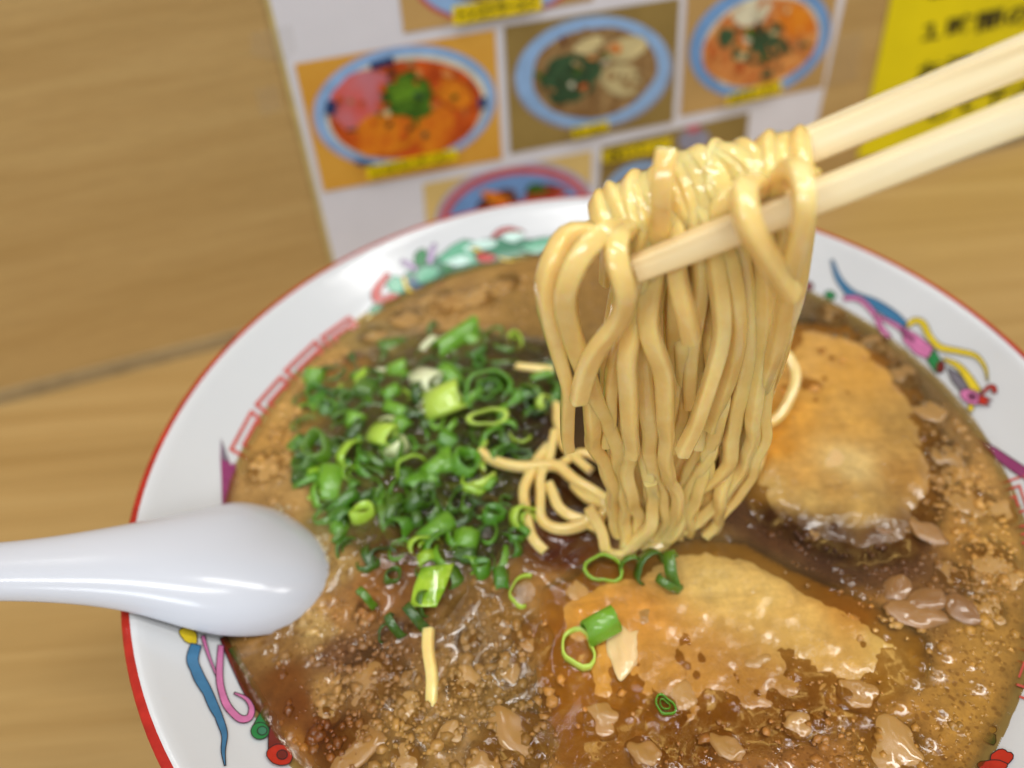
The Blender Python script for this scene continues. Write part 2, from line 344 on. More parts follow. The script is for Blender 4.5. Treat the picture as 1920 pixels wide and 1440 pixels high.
photo([(552, 120), (928, 55), (942, 298), (607, 360)], GOLD, [('plate_rim', ell(758, 200, 174, 114, -9), LILA), ('plate', ell(760, 198, 170, 110, -9), BLUE), ('plate_inside', ell(762, 202, 153, 97, -9), CREAM), ('soup_picture', ell(762, 206, 146, 91, -9, wob=.02), RED),
      ('meat_picture', ell(682, 190, 62, 58, -30, wob=.06, seed=3), PINK), ('egg_picture', ell(722, 250, 62, 42, -14, wob=.08, seed=4), ORG), ('egg_picture', ell(812, 240, 40, 46, 10, wob=.07, seed=5), ORG), ('egg_picture', ell(850, 175, 38, 26, 30, wob=.1, seed=8), ORG), ('herb_picture', ell(765, 180, 52, 40, 0, wob=.16, seed=6), GRN), ('herb_picture', ell(760, 170, 30, 24, 0, wob=.2, seed=7), printm('print_leaf', (108, 156, 40), .3, 260)),
      ('rim_mark', [(692, 118), (736, 106), (740, 118), (696, 131)], NAVY), ('rim_mark', [(612, 188), (632, 190), (628, 216), (609, 214)], NAVY), ('rim_mark', [(896, 184), (912, 180), (912, 202), (898, 206)], NAVY), ('rim_mark', [(668, 300), (700, 306), (700, 316), (664, 308)], NAVY)], [(687, 313), (855, 278), (859, 298), (690, 336)], 'とうがらしラーメン')
photo([(945, 50), (1275, -5), (1262, 228), (957, 288)], OLV, [('plate_rim', ell(1112, 137, 150, 106, -9), SLATE), ('plate', ell(1112, 134, 146, 103, -9), BLUE), ('soup_picture', ell(1114, 136, 118, 84, -9, wob=.03, seed=9), BRN), ('herb_picture', ell(1068, 146, 60, 44, -8, wob=.14, seed=10), DGRN), ('egg_picture', ell(1172, 92, 42, 22, -12, wob=.08, seed=11), EGG), ('egg_picture', ell(1166, 150, 38, 30, 15, wob=.08, seed=12), EGG), ('egg_picture', ell(1105, 85, 28, 16, -20, wob=.1, seed=13), EGG)], [(1072, 240), (1140, 226), (1142, 243), (1075, 260)], 'ラーメン')
photo([(1290, -40), (1585, -90), (1543, 163), (1275, 218)], TAN, [('plate', ell(1425, 75, 138, 102, -24), BLUE2), ('plate_inside', ell(1427, 78, 116, 82, -24), CREAM), ('soup_picture', ell(1427, 80, 112, 78, -24, wob=.03, seed=14), DISH), ('egg_picture', ell(1490, 40, 38, 30, 0, wob=.1, seed=15), ORG), ('egg_picture', ell(1410, 25, 36, 22, -20, wob=.12, seed=16), CREAM), ('herb_picture', ell(1428, 84, 52, 36, -10, wob=.16, seed=17), DGRN), ('herb_picture', ell(1362, 70, 14, 20, 30, wob=.2, seed=18), DGRN)], [(1365, 178), (1464, 150), (1467, 172), (1362, 200)], 'みそラーメン')
photo([(793, 345), (1110, 282), (1106, 430), (806, 490)], GOLD2, [('plate_rim', ell(968, 405, 154, 100, -9), LILA), ('plate_band', ell(967, 406, 144, 92, -9), ROSE), ('plate', ell(967, 408, 130, 80, -9), SKY), ('food_picture', ell(935, 380, 42, 22, -20, wob=.15, seed=20), DBRN), ('food_picture', ell(930, 372, 26, 12, 20, wob=.15, seed=21), ORG), ('food_picture', ell(1020, 362, 40, 16, -12, wob=.15, seed=22), printm('print_chili', (176, 66, 40), .3)), ('herb_picture', ell(1005, 354, 20, 10, -12, wob=.2, seed=23), GRN)])
photo([(1128, 275), (1405, 210), (1392, 335), (1120, 400)], OLV, [('plate', ell(1215, 400, 92, 98, -14), BLUE), ('soup_picture', ell(1217, 402, 78, 84, -14), BRN), ('cup_picture', ell(1301, 262, 30, 22, -10), SLATE), ('cup_picture', ell(1300, 240, 14, 9, -10), ROSE)], [(1128, 284), (1258, 257), (1259, 280), (1130, 306)], '日替わりラーメン')

notice = empty('notice_sheet', on_wall(1610, 297, .0003)); tag(notice, 'yellow handwritten notice sheet taped to the wood wall', 'notice')
YEL = printm('paper_yellow', (232, 214, 10), .05, 25)
wallsheet('paper', [(1690, -90), (2120, -170), (2110, 212), (1608, 298)], .0008, YEL, notice, .0006)
for body, q in (('お車の方は', [(1740, -42), (2010, -92), (2006, -48), (1730, 4)]), ('１時間の駐車券', [(1722, 42), (2120, -36), (2112, 14), (1718, 84)]), ('お渡しします', [(1716, 118), (2060, 50), (2054, 96), (1708, 164)]), ('して下さい', [(1738, 188), (2010, 134), (2004, 178), (1730, 232)])):
    put_text('lettering', body, q, .0011, INK, notice, .9)

# ------------------------------------------------------------ ramen bowl (surface of revolution)
PROF_IN = [(.1012, .07420), (.0985, .07215), (.0940, .06885), (.0886, .0650), (.0830, .0592), (.0740, .0480), (.0600, .0320), (.0420, .0170), (.0180, .0110), (.0, .0105)]
PROF_OUT = [(.0, .0075), (.030, .0075), (.0325, .0000), (.0362, .0000), (.0385, .0085), (.0600, .0250), (.0790, .0445), (.0905, .0600), (.0985, .0688), (.1035, .0728), (.1048, .0740)]
PROF_RIM = [(.1048, .0740), (.1051, .0746), (.1050, .07505), (.1044, .07530), (.1034, .07525)]
PROF_LIP = [(.1034, .07525), (.1025, .07500), (.1018, .07460), (.1012, .07420)]
def smoothprof(p, k=5):
    q = []; p = [np.array(x) for x in p]
    for i in range(len(p) - 1):
        a, b = p[i], p[i + 1]; pa = p[i - 1] if i else 2 * a - b; pb = p[i + 2] if i + 2 < len(p) else 2 * b - a
        for j in range(k):
            t = j / k; q.append(.5 * ((2 * a) + (-pa + b) * t + (2 * pa - 5 * a + 4 * b - pb) * t * t + (-pa + 3 * a - 3 * b + pb) * t ** 3))
    q.append(p[-1]); return [(max(0, float(x[0])), float(x[1])) for x in q]
def lathe(name, prof, mat, parent, n=160, close=False):
    v, f = [], []; 
    for r, z in prof:
        for i in range(n):
            a = 2 * math.pi * i / n; v.append((r * math.cos(a), r * math.sin(a), z))
    for j in range(len(prof) - 1):
        for i in range(n): f.append((j * n + i, j * n + (i + 1) % n, (j + 1) * n + (i + 1) % n, (j + 1) * n + i))
    o = mesh(name, v, f, [mat], None); bm = bmesh.new(); bm.from_mesh(o.data); bmesh.ops.remove_doubles(bm, verts=bm.verts, dist=1e-6); bmesh.ops.dissolve_degenerate(bm, edges=bm.edges, dist=1e-7); bmesh.ops.recalc_face_normals(bm, faces=bm.faces); bm.to_mesh(o.data); bm.free()
    o.data.polygons.foreach_set('use_smooth', [True] * len(o.data.polygons)); o.parent = parent; return o
bowl = empty('ramen_bowl'); tag(bowl, 'white porcelain ramen bowl with red rim and painted phoenixes', 'bowl')
PI_ = smoothprof(PROF_IN)
body = lathe('body', smoothprof(PROF_OUT, 4) + smoothprof(PROF_LIP, 3)[0:0] , PORC, bowl)
inner = lathe('inner_wall', smoothprof(PROF_LIP, 3)[:-1] + PI_, PORC, bowl)
lathe('rim_band', smoothprof(PROF_RIM, 4), RIMRED, bowl)
pin = [(r, z) for r, z in smoothprof(PROF_LIP, 3)[:-1] + PI_]; PR = np.array([p[0] for p in pin])[::-1]; PZ = np.array([p[1] for p in pin])[::-1]
def on_bowl(x, y, lift=.00016):
    d = ray(x, y); lo, hi = .04, .40; prev = None
    for t in np.arange(.05, .42, .0015):
        p = CAM + d * t; r = math.hypot(p[0], p[1]); 
        if r < .1034 and p[2] < np.interp(r, PR, PZ):
            lo, hi = t - .0015, t
            for _ in range(14):
                m = (lo + hi) / 2; p = CAM + d * m; r = math.hypot(p[0], p[1])
                if p[2] < np.interp(r, PR, PZ): hi = m
                else: lo = m
            break
    else:
        return on_z(x, y, ZR)
    r = max(r, 1e-5); s = (np.interp(r + .0005, PR, PZ) - np.interp(r - .0005, PR, PZ)) / .001; nn = np.array([-s * p[0] / r, -s * p[1] / r, 1.]); nn /= np.linalg.norm(nn)
    return p + nn * lift
def ribbon(path, w0, w1=None, wm=None, scal=0, n=28):
    """pixel outline of a tapering brush stroke along a path"""
    P = [np.array(p, float) for p in path]; Q = []
    for i in range(len(P) - 1):
        a, b = P[i], P[i + 1]; pa = P[i - 1] if i else 2 * a - b; pb = P[i + 2] if i + 2 < len(P) else 2 * b - a
        for j in range(6):
            t = j / 6; Q.append(.5 * ((2 * a) + (-pa + b) * t + (2 * pa - 5 * a + 4 * b - pb) * t * t + (-pa + 3 * a - 3 * b + pb) * t ** 3))
    Q.append(P[-1]); L, R_ = [], []; m = len(Q); w1 = w0 if w1 is None else w1; wm = (w0 + w1) / 2 if wm is None else wm
    for i, q in enumerate(Q):
        t = i / (m - 1); w = (w0 * (1 - t) ** 2 + 2 * wm * t * (1 - t) * 1. + w1 * t ** 2); d = Q[min(i + 1, m - 1)] - Q[max(i - 1, 0)]; d /= max(1e-6, np.hypot(*d)); nr = np.array([-d[1], d[0]])
        k = 1 + scal * abs(math.sin(t * math.pi * 5)); L.append(tuple(q + nr * w / 2 * k)); R_.append(tuple(q - nr * w / 2))
    return L + R_[::-1]
def motif(name, shapes, outline=True, label=None):
    """one painted motif fired onto the inner wall: flat print that follows the curved porcelain"""
    V, Fc, MI, mats = [], [], [], []
    def addpoly(poly, mk, lift, step):
        if mk not in mats: mats.append(mk)
        try: P, T = fill(poly, step)
        except Exception: return
        k = len(V); V.extend(on_bowl(x, y, lift) for x, y in P); Fc.extend(tuple(i + k for i in t) for t in T); MI.extend([mats.index(mk)] * len(T))
    for i, (mk, poly) in enumerate(shapes):
        addpoly(poly, mk, .00018 + .00004 * i, 7)
        if outline and mk not in ('black', 'fret', 'pale'):
            n = len(poly); st = list(poly) + [poly[0]]
            for j in range(n):
                a, b = np.array(st[j]), np.array(st[j + 1]); d = b - a; L = np.hypot(*d)
                if L < .3: continue
                nr = np.array([-d[1], d[0]]) / L * .85; d = d / L * .4
                if 'black' not in mats: mats.append('black')
                k = len(V); V.extend(on_bowl(*q, .00021 + .00004 * i) for q in (a - d + nr, b + d + nr, b + d - nr, a - d - nr)); Fc.append((k, k + 1, k + 2, k + 3)); MI.append(mats.index('black'))
    o = mesh(name, V, Fc, [EN[m] for m in mats], bowl, False, MI)
    if label: o['label'] = label
    return o
motif('phoenix_motif', [('darkred', ribbon([(418, 1196), (440, 1245), (472, 1305), (515, 1350)], 14, 26, 20)), ('green', ribbon([(434, 1215), (462, 1262), (495, 1320)], 16, 10)), ('yellow', ell(353, 1193, 20, 13, 35, 20, .1, 2)), ('blue', ribbon([(367, 1210), (361, 1240), (370, 1265), (386, 1295), (400, 1325), (411, 1350), (420, 1378), (418, 1410), (421, 1438)], 20, 3, 22, .22)),
      ('pink', ribbon([(379, 1194), (390, 1230), (406, 1272)], 8, 4)), ('pink', ribbon([(413, 1212), (411, 1275), (419, 1312), (432, 1335), (450, 1350), (466, 1348), (470, 1330), (460, 1313), (438, 1302)], 11, 4, 20, .12)), ('green', ribbon([(500, 1325), (492, 1350), (487, 1372)], 8, 34, 22)), ('green', ell(486, 1374, 17, 16, 0, 20)), ('teal', ell(490, 1374, 9, 8, 0, 14)), ('darkred', ribbon([(520, 1340), (516, 1380), (520, 1412)], 18, 38)), ('red', ell(523, 1420, 24, 20, 10, 22, .05, 1)), ('darkred', ell(527, 1420, 10, 9, 0, 14))], label='painted phoenix tail with blue and pink ribbons')
motif('feather_motif', [('purple', [(414, 822), (424, 850), (432, 872), (440, 868), (444, 888), (452, 905), (458, 936), (444, 950), (416, 948), (415, 905), (413, 860)]), ('grey', [(414, 822), (423, 848), (428, 866), (416, 862)])], False, 'purple painted feather tip')
def fret(px0, px1, units, wpx, base=0, up=1):
    """red key pattern between two pixels; b runs up the wall from the soup line"""
    sh = []; a, b = np.array(px0, float), np.array(px1, float); d = (b - a) / units; L = np.hypot(*d); nr = np.array([d[1], -d[0]]) / L * up
    for k in range(units):
        o = a + d * k
        def pt(u, v): q = o + d * (u * .86) + nr * v * wpx; return (float(q[0]), float(q[1]))
        for line in ([(0, -.3), (0, 1), (1, 1), (1, .55)], [(.2, -.2), (.2, .62), (.82, .62), (.82, .25)], [(.42, .0), (.42, .28), (.68, .28)]):
            for i in range(len(line) - 1):
                p, q = np.array(pt(*line[i])), np.array(pt(*line[i + 1])); e = (q - p) / np.hypot(*(q - p)); m = np.array([-e[1], e[0]]) * 2.3; p = p - e * 1.6; q = q + e * 1.6
                sh.append(('fret', [tuple(p + m), tuple(q + m), tuple(q - m), tuple(p - m)]))
    return sh
def arcfret(pts, wpx, up=1):
    sh = []
    for i in range(len(pts) - 1): sh += fret(pts[i], pts[i + 1], 1, wpx, 0, up)
    return sh
def fretpx(units, wd):
    sh = []
    for ea, a, b, eb in units:
        ea, a, b, eb = [np.array(q, float) for q in (ea, a, b, eb)]; dn = (ea - a); al = b - a; i0 = a + dn * .62 + al * .24; i1 = i0 + al * .62; o1 = [ea + dn * .5, a, b, eb]; o2 = [i0 + dn * .7, i0, i1, i1 + (eb - b) * .6]
        for line in (o1, o2):
            for p, q in zip(line[:-1], line[1:]): e = (q - p) / np.hypot(*(q - p)); m = np.array([-e[1], e[0]]) * wd; p2, q2 = p - e * wd * .8, q + e * wd * .8; sh.append(('fret', [tuple(p2 + m), tuple(q2 + m), tuple(q2 - m), tuple(p2 - m)]))
    return sh
motif('key_fret_motif', fretpx([((456, 856), (433, 843), (471, 773), (487, 786)), ((500, 775), (480, 760), (525, 709), (542, 721)), ((553, 712), (534, 697), (590, 643), (603, 656)), ((616, 650), (602, 635), (653, 598), (668, 613))], 3.4), False, 'red key pattern on the far side of the spoon')
motif('key_fret_motif', arcfret([(1884, 905), (1912, 990), (1930, 1080)], 40), False)
motif('key_fret_motif', arcfret([(1925, 1200), (1884, 1316), (1860, 1352)][:2], 46), False)
motif('dragon_motif', [('teal', [(690, 590), (735, 545), (760, 512), (800, 490), (850, 470), (905, 450), (950, 446), (1000, 450), (1060, 452), (1060, 492), (1000, 500), (900, 516), (800, 548), (720, 595)]), ('red', ribbon([(728, 512), (706, 545), (712, 563), (748, 552)], 10, 12, 26)), ('mint', ell(742, 535, 16, 18, 0, 18, .12, 1)), ('yellow', ribbon([(756, 520), (766, 545), (790, 540)], 8, 8)), ('navy', ell(782, 535, 16, 12, 30, 14, .2, 3)), ('mint', ell(800, 515, 22, 16, -20, 18, .15, 4)), ('green', ell(790, 485, 18, 14, -50, 14, .15, 5)), ('lilac', ribbon([(752, 490), (768, 498), (780, 506)], 6, 10)), ('lilac', ribbon([(815, 458), (808, 475), (805, 495)], 6, 12)),
      ('mint', ell(868, 478, 48, 22, -14, 22, .16, 6)), ('pale', ell(900, 462, 30, 10, -12, 16, .15, 7)), ('pale', ell(858, 492, 24, 10, -16, 16, .2, 8)), ('green', ell(838, 505, 10, 8, 0, 12, .2, 9)), ('red', ell(910, 484, 20, 9, 6, 16, .12, 10)), ('yellow', ell(893, 470, 12, 4, 14, 12)), ('red', ribbon([(922, 448), (936, 436), (956, 431), (982, 436)], 6, 3, 13)), ('pale', ell(962, 446, 20, 10, 0, 14, .15, 11)), ('yellow', ribbon([(935, 486), (960, 490), (985, 486)], 6, 5)), ('mint', ell(1010, 462, 30, 14, -6, 16, .2, 12)), ('darkred', ell(830, 532, 18, 5, -14, 12)), ('green', ell(702, 582, 13, 9, -30, 14, .15, 13)), ('yellow', ell(693, 597, 9, 6, -30, 12))], True, 'green painted dragon under the noodles')
motif('phoenix_motif', [('blue', ribbon([(1560, 488), (1574, 525), (1600, 553), (1640, 570), (1672, 590), (1690, 606), (1698, 614)], 5, 16, 26, .15)), ('pink', ribbon([(1582, 560), (1612, 562), (1640, 590), (1652, 614), (1668, 634)], 9, 11)), ('pink', ribbon([(1642, 592), (1672, 606), (1700, 624)], 6, 10)), ('pink', [(1690, 612), (1720, 628), (1750, 652), (1742, 676), (1716, 664), (1694, 640)]), ('purple', ribbon([(1692, 622), (1714, 640)], 8, 4)), ('green', [(1738, 676), (1752, 656), (1764, 674), (1768, 692), (1754, 700)]), ('darkred', ell(1764, 690, 8, 12, 10, 14)), ('yellow', ribbon([(1702, 612), (1716, 602), (1732, 608), (1744, 632), (1764, 652), (1800, 660), (1830, 668), (1848, 690), (1853, 716)], 9, 3, 17, .15)), ('grey', [(1776, 690), (1800, 704), (1818, 726), (1806, 740), (1786, 716)]), ('yellow', ribbon([(1770, 674), (1798, 688), (1818, 712), (1834, 738)], 5, 18, 16, .12)),
      ('pink', ell(1822, 746, 22, 13, 24, 20)), ('purple', ell(1824, 746, 8, 6, 20, 12)), ('black', ell(1824, 746, 3, 3, 0, 8)), ('red', [(1838, 742), (1852, 748), (1862, 754), (1850, 756), (1858, 764), (1836, 760)]), ('red', ribbon([(1842, 742), (1856, 728), (1866, 730), (1866, 740)], 5, 8, 9)), ('yellow', ell(1822, 768, 6, 7, 0, 12))], label='painted phoenix head with yellow plumes')
motif('feather_motif', [('purple', ribbon([(1826, 822), (1862, 846), (1892, 868), (1928, 892)], 8, 20, 22))], True, 'purple painted feather on the right wall')
motif('bud_motif', [('darkred', ell(1512, 536, 14, 9, 10, 14)), ('green', ell(1557, 554, 11, 8, 20, 14))], True)
motif('flower_motif', [('teal', ell(1854, 1384, 16, 12, 20, 16, .2, 1)), ('yellow', ell(1862, 1370, 8, 7, 0, 12)), ('red', ell(1878, 1424, 22, 16, -30, 18, .16, 2)), ('red', ell(1862, 1440, 26, 14, 0, 18, .14, 3)), ('green', ell(1800, 1436, 16, 6, -20, 12))], True, 'red flower with teal bud')

# ------------------------------------------------------------ broth, with menisci round everything that floats
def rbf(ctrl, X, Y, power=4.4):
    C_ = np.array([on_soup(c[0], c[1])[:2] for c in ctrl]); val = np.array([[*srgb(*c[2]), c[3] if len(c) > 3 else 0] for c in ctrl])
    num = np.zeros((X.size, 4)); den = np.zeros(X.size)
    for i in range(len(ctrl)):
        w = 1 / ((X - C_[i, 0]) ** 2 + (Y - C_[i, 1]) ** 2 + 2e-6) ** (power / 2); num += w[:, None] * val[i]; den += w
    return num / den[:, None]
SOUPC = [(760, 575, (158, 126, 74), .3), (900, 535, (172, 136, 80), .3), (850, 585, (184, 146, 88), .2), (1000, 560, (150, 118, 66), .4), (1000, 520, (160, 124, 70), .3), (640, 690, (184, 146, 86), .3), (560, 760, (184, 146, 82), .3), (500, 840, (178, 136, 72), .3), (480, 900, (184, 146, 88), .2), (530, 930, (176, 140, 84), .5), (700, 640, (150, 128, 78), .2),
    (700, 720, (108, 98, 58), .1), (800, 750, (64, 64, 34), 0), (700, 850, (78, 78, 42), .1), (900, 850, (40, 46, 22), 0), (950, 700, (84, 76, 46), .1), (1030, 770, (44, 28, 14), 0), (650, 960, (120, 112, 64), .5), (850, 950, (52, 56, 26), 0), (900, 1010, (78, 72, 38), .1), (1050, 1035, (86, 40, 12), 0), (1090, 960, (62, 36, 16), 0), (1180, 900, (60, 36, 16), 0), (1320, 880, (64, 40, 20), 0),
    (620, 1060, (170, 140, 84), .9), (740, 1080, (116, 74, 30), .2), (700, 1120, (150, 100, 50), .4), (600, 1180, (172, 142, 88), .9), (520, 1225, (140, 104, 56), .6), (530, 1270, (112, 66, 22), 0), (560, 1320, (108, 60, 18), 0), (600, 1370, (104, 56, 16), 0), (545, 1410, (150, 100, 40), .3), (640, 1150, (162, 118, 66), .8), (630, 1225, (120, 84, 52), 1), (610, 1300, (152, 116, 66), 1), (720, 1200, (124, 88, 50), .8), (880, 1200, (132, 102, 60), .8), (850, 1300, (152, 118, 66), .8), (780, 1400, (154, 118, 62), .8), (950, 1300, (132, 102, 54), .8), (950, 1130, (142, 106, 54), .5), (1000, 1400, (138, 100, 46), .9),
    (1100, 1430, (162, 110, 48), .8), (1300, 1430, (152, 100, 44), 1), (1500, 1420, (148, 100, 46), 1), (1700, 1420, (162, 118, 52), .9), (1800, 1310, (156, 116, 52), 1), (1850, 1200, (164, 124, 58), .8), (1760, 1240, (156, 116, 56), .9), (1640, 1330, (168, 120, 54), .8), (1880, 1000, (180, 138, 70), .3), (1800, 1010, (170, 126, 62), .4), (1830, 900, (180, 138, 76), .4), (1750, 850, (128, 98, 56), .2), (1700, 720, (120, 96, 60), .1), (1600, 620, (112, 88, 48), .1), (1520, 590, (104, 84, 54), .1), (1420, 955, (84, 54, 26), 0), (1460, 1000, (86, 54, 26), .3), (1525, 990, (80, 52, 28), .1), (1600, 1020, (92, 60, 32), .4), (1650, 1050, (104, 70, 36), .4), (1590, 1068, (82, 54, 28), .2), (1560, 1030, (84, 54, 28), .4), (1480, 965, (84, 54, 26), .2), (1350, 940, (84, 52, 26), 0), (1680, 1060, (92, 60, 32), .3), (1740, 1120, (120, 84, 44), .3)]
LUMPXY = []; FLOAT = []                                       # (x, y, radius, height mm) for menisci
N = 520; gx = np.linspace(-.0905, .0905, N); GX, GY = np.meshgrid(gx, gx); H = np.zeros((N, N)); cell = gx[1] - gx[0]
def fbm(scale, octs=4, gain=.55, seed=0):
    r = np.random.default_rng(seed); out = np.zeros((N, N)); amp = 1; tot = 0
    for o in range(octs):
        k = int(.181 / scale * 2 ** o) + 2
        if k > N: break
        g = r.standard_normal((k + 1, k + 1)); u = np.linspace(0, k - 1e-6, N); i = u.astype(int); t = u - i; t = t * t * (3 - 2 * t)
        a = g[i][:, i] * (1 - t)[None, :] + g[i][:, i + 1] * t[None, :]; b = g[i + 1][:, i] * (1 - t)[None, :] + g[i + 1][:, i + 1] * t[None, :]
        out += amp * (a * (1 - t)[:, None] + b * t[:, None]); tot += amp; amp *= gain
    return out / tot

# ------------------------------------------------------------ pork slices
def inside(poly, x, y):
    c = False; n = len(poly)
    for i in range(n):
        (x1, y1), (x2, y2) = poly[i], poly[i - 1]
        if (y1 > y) != (y2 > y) and x < (x2 - x1) * (y - y1) / (y2 - y1) + x1: c = not c
    return c
SLICES = []
def slice_(name, poly, ctrl, top, label, seed, tiltf=lambda x, y: 0.):
    SLICES.append(poly)
    SOUPC.extend((c[0], c[1], tuple(x * .90 for x in c[2]), max(c[3], .15)) for c in ctrl)
    rr = random.Random(seed); P3 = []; n = len(poly); dense = []
    for i in range(n):
        a, b = np.array(poly[i], float), np.array(poly[(i + 1) % n], float); k = max(1, int(np.hypot(*(b - a)) / 9))
        for j in range(k): q = a + (b - a) * j / k; m = mnoise.noise(Vector((q[0] * .02, q[1] * .02, seed))) * 16 + mnoise.noise(Vector((q[0] * .07, q[1] * .07, seed))) * 7; dense.append((q[0] + m, q[1] + m * .7))
    P, T = fill(dense, 9); W = np.array([on_soup(x, y) for x, y in P]); D = np.array([on_soup(x, y) for x, y in dense]); dist = np.array([np.min(np.hypot(D[:, 0] - w[0], D[:, 1] - w[1])) for w in W])
    z = []
    for w, d, pp in zip(W, dist, P):
        q = Vector((w[0] * 120, w[1] * 120, seed)); e = min(1, d / .009); e = e * e * (3 - 2 * e)
        z.append(ZS - .0016 + e * (.0016 + top + tiltf(*pp)) + (mnoise.noise(q) * .0005 + mnoise.noise(q * 2.7) * .0004 + mnoise.noise(q * 7) * .00022) * (.4 + e))
    W[:, 2] = z; V = [tuple(w) for w in W]; k = len(V); bd = list(range(len(dense)))
    V += [(D[i][0] * .995, D[i][1] * .995, ZS - .0075) for i in range(len(dense))]; V.append((*D[:, :2].mean(0), ZS - .0078)); m = len(dense)
    ix = {}                                       # the first len(dense) outline points keep their order in the triangulation
    Fs = list(T) + [(i, (i + 1) % m, k + (i + 1) % m, k + i) for i in range(m)] + [(k + i, k + (i + 1) % m, k + m) for i in range(m)]
    o = fixn(mesh(name, V, Fs, [PORK])); A = np.array(V); c = rbf(ctrl, A[:, 0], A[:, 1], 3.); c[:, :3] *= [.90, .97, .86]
    a = o.data.attributes.new('tint', 'FLOAT_COLOR', 'POINT'); a.data.foreach_set('color', np.c_[c[:, :3], np.ones(len(A))].ravel().astype(np.float32))
    a = o.data.attributes.new('foam', 'FLOAT', 'POINT'); a.data.foreach_set('value', c[:, 3].astype(np.float32))
    tag(o, label, 'pork slice', 'pork slices in the soup'); return o
SA = slice_('pork_slice', [(1012, 1100), (1090, 1062), (1200, 1022), (1300, 1004), (1400, 1012), (1480, 1058), (1560, 1092), (1650, 1132), (1740, 1190), (1745, 1262), (1680, 1320), (1600, 1375), (1450, 1410), (1300, 1445), (1150, 1450), (1050, 1440), (1010, 1330), (1000, 1210)],
    [(1050, 1120, (218, 160, 84), 0), (1100, 1160, (216, 148, 62), 0), (1200, 1150, (210, 144, 70), 0), (1330, 1080, (220, 182, 116), 0), (1420, 1100, (220, 178, 110), 0), (1250, 1030, (208, 174, 118), 0), (1500, 1180, (212, 166, 98), 0), (1600, 1150, (198, 138, 64), .1), (1660, 1200, (206, 164, 96), .1), (1100, 1280, (208, 146, 66), .2), (1300, 1250, (196, 138, 72), .3), (1400, 1300, (182, 126, 62), .6), (1100, 1400, (188, 130, 60), .4), (1300, 1400, (164, 108, 48), .9), (1500, 1330, (176, 122, 58), .8)], .0006, 'large pale pork slice with orange broth on it, in front of the noodles', 3, lambda x, y: max(-.0007, min(.0012, (1190 - y) / (130 if y < 1190 else 210) * .0009)))
SB = slice_('pork_slice', [(1430, 625), (1500, 596), (1590, 598), (1665, 645), (1730, 720), (1770, 800), (1790, 890), (1768, 980), (1722, 1052), (1620, 1072), (1510, 1034), (1420, 985), (1385, 910), (1370, 800), (1385, 700)],
    [(1500, 660, (218, 164, 92), 0), (1600, 700, (216, 158, 78), 0), (1480, 780, (224, 160, 70), 0), (1450, 840, (222, 152, 56), 0), (1600, 800, (218, 164, 88), 0), (1680, 800, (186, 142, 80), .1), (1590, 880, (236, 200, 142), 0), (1500, 900, (216, 162, 90), 0), (1690, 900, (182, 132, 70), .1), (1560, 930, (206, 158, 92), 0), (1440, 922, (214, 172, 104), 0), (1520, 946, (216, 174, 108), 0), (1610, 962, (210, 166, 100), 0), (1440, 968, (92, 58, 32), .1), (1500, 992, (84, 52, 32), .2), (1570, 1004, (88, 56, 34), .2), (1560, 1040, (80, 50, 28), .2), (1640, 1010, (104, 68, 40), .3), (1650, 1050, (96, 62, 36), .3), (1710, 1000, (134, 92, 50), .3)], .0008, 'orange glazed pork slice behind the lifted noodles by the phoenix head', 8, lambda x, y: max(-.0004, min(.0010, (y - 780) / 130 * .0008)) - (.0009 if y > 972 + (x - 1400) * .06 else 0))

# ------------------------------------------------------------ back fat lumps
def lump_mesh(seed, sub=4, flat=.55):
    bm = bmesh.new(); bmesh.ops.create_icosphere(bm, subdivisions=sub, radius=1); r = random.Random(seed); sx = r.uniform(.8, 1.25)
    for v in bm.verts:
        q = v.co * 1.3 + Vector((seed * 3.1, 0, 0)); k = 1 + .34 * mnoise.noise(q) + .09 * mnoise.noise(q * 2.0) + .02 * mnoise.noise(q * 5); v.co = Vector((v.co.x * k * sx, v.co.y * k / sx, v.co.z * k * flat))
    me = bpy.data.meshes.new('fat_lump'); bm.to_mesh(me); bm.free(); me.polygons.foreach_set('use_smooth', [True] * len(me.polygons)); return me
LUMPS = [lump_mesh(i) for i in range(10)]; 
for m in LUMPS: m.materials.append(FAT)
LUMPP = [lump_mesh(20 + i) for i in range(4)]
for m in LUMPP: m.materials.append(FATP)
LUMPM = [lump_mesh(40 + i, 3, .5) for i in range(4)]
for m in LUMPM: m.materials.append(MEAT)
def lump(px, py, rpx, label, group=None, lib=LUMPS, h=.2, cat='fat', name='fat_piece', sx=1.):
    p = on_soup(px, py); dep = float((p - CAM) @ _w); r = rpx * dep / F; o = bpy.data.objects.new(name, random.choice(lib)); COL.objects.link(o)
    hz = .42 * r; o.location = (p[0], p[1], ZS + .0002 + .0012 * max(0, h - .3) - .90 * hz); o.rotation_euler = (random.uniform(-.12, .12), random.uniform(-.12, .12), random.uniform(0, 6.28)); o.scale = (1.3 * r * sx, 1.3 * r, hz / .55)
    tag(o, label, cat, group); FLOAT.append((p[0], p[1], r * .5, .12)); LUMPXY.append((p[0], p[1], r)); o['soup_tint'] = [float(c_) for c_ in rbf(SOUPC, np.array([p[0]]), np.array([p[1]]))[0][:3]]; return o
G1 = 'small back fat lumps in the broth'
for px, py, r in [(705, 1275, 50), (660, 1395, 54), (965, 1385, 56), (875, 1285, 32), (1000, 1195, 36), (770, 1330, 30), (840, 1375, 26), (905, 1420, 28), (690, 1150, 20), (955, 1250, 26), (765, 1420, 30), (620, 1330, 22), (880, 1200, 20)]:
    lump(px, py, r, 'tan back fat lump in the bubbly broth between spoon and pork slice', 'fat lumps beside the spoon')
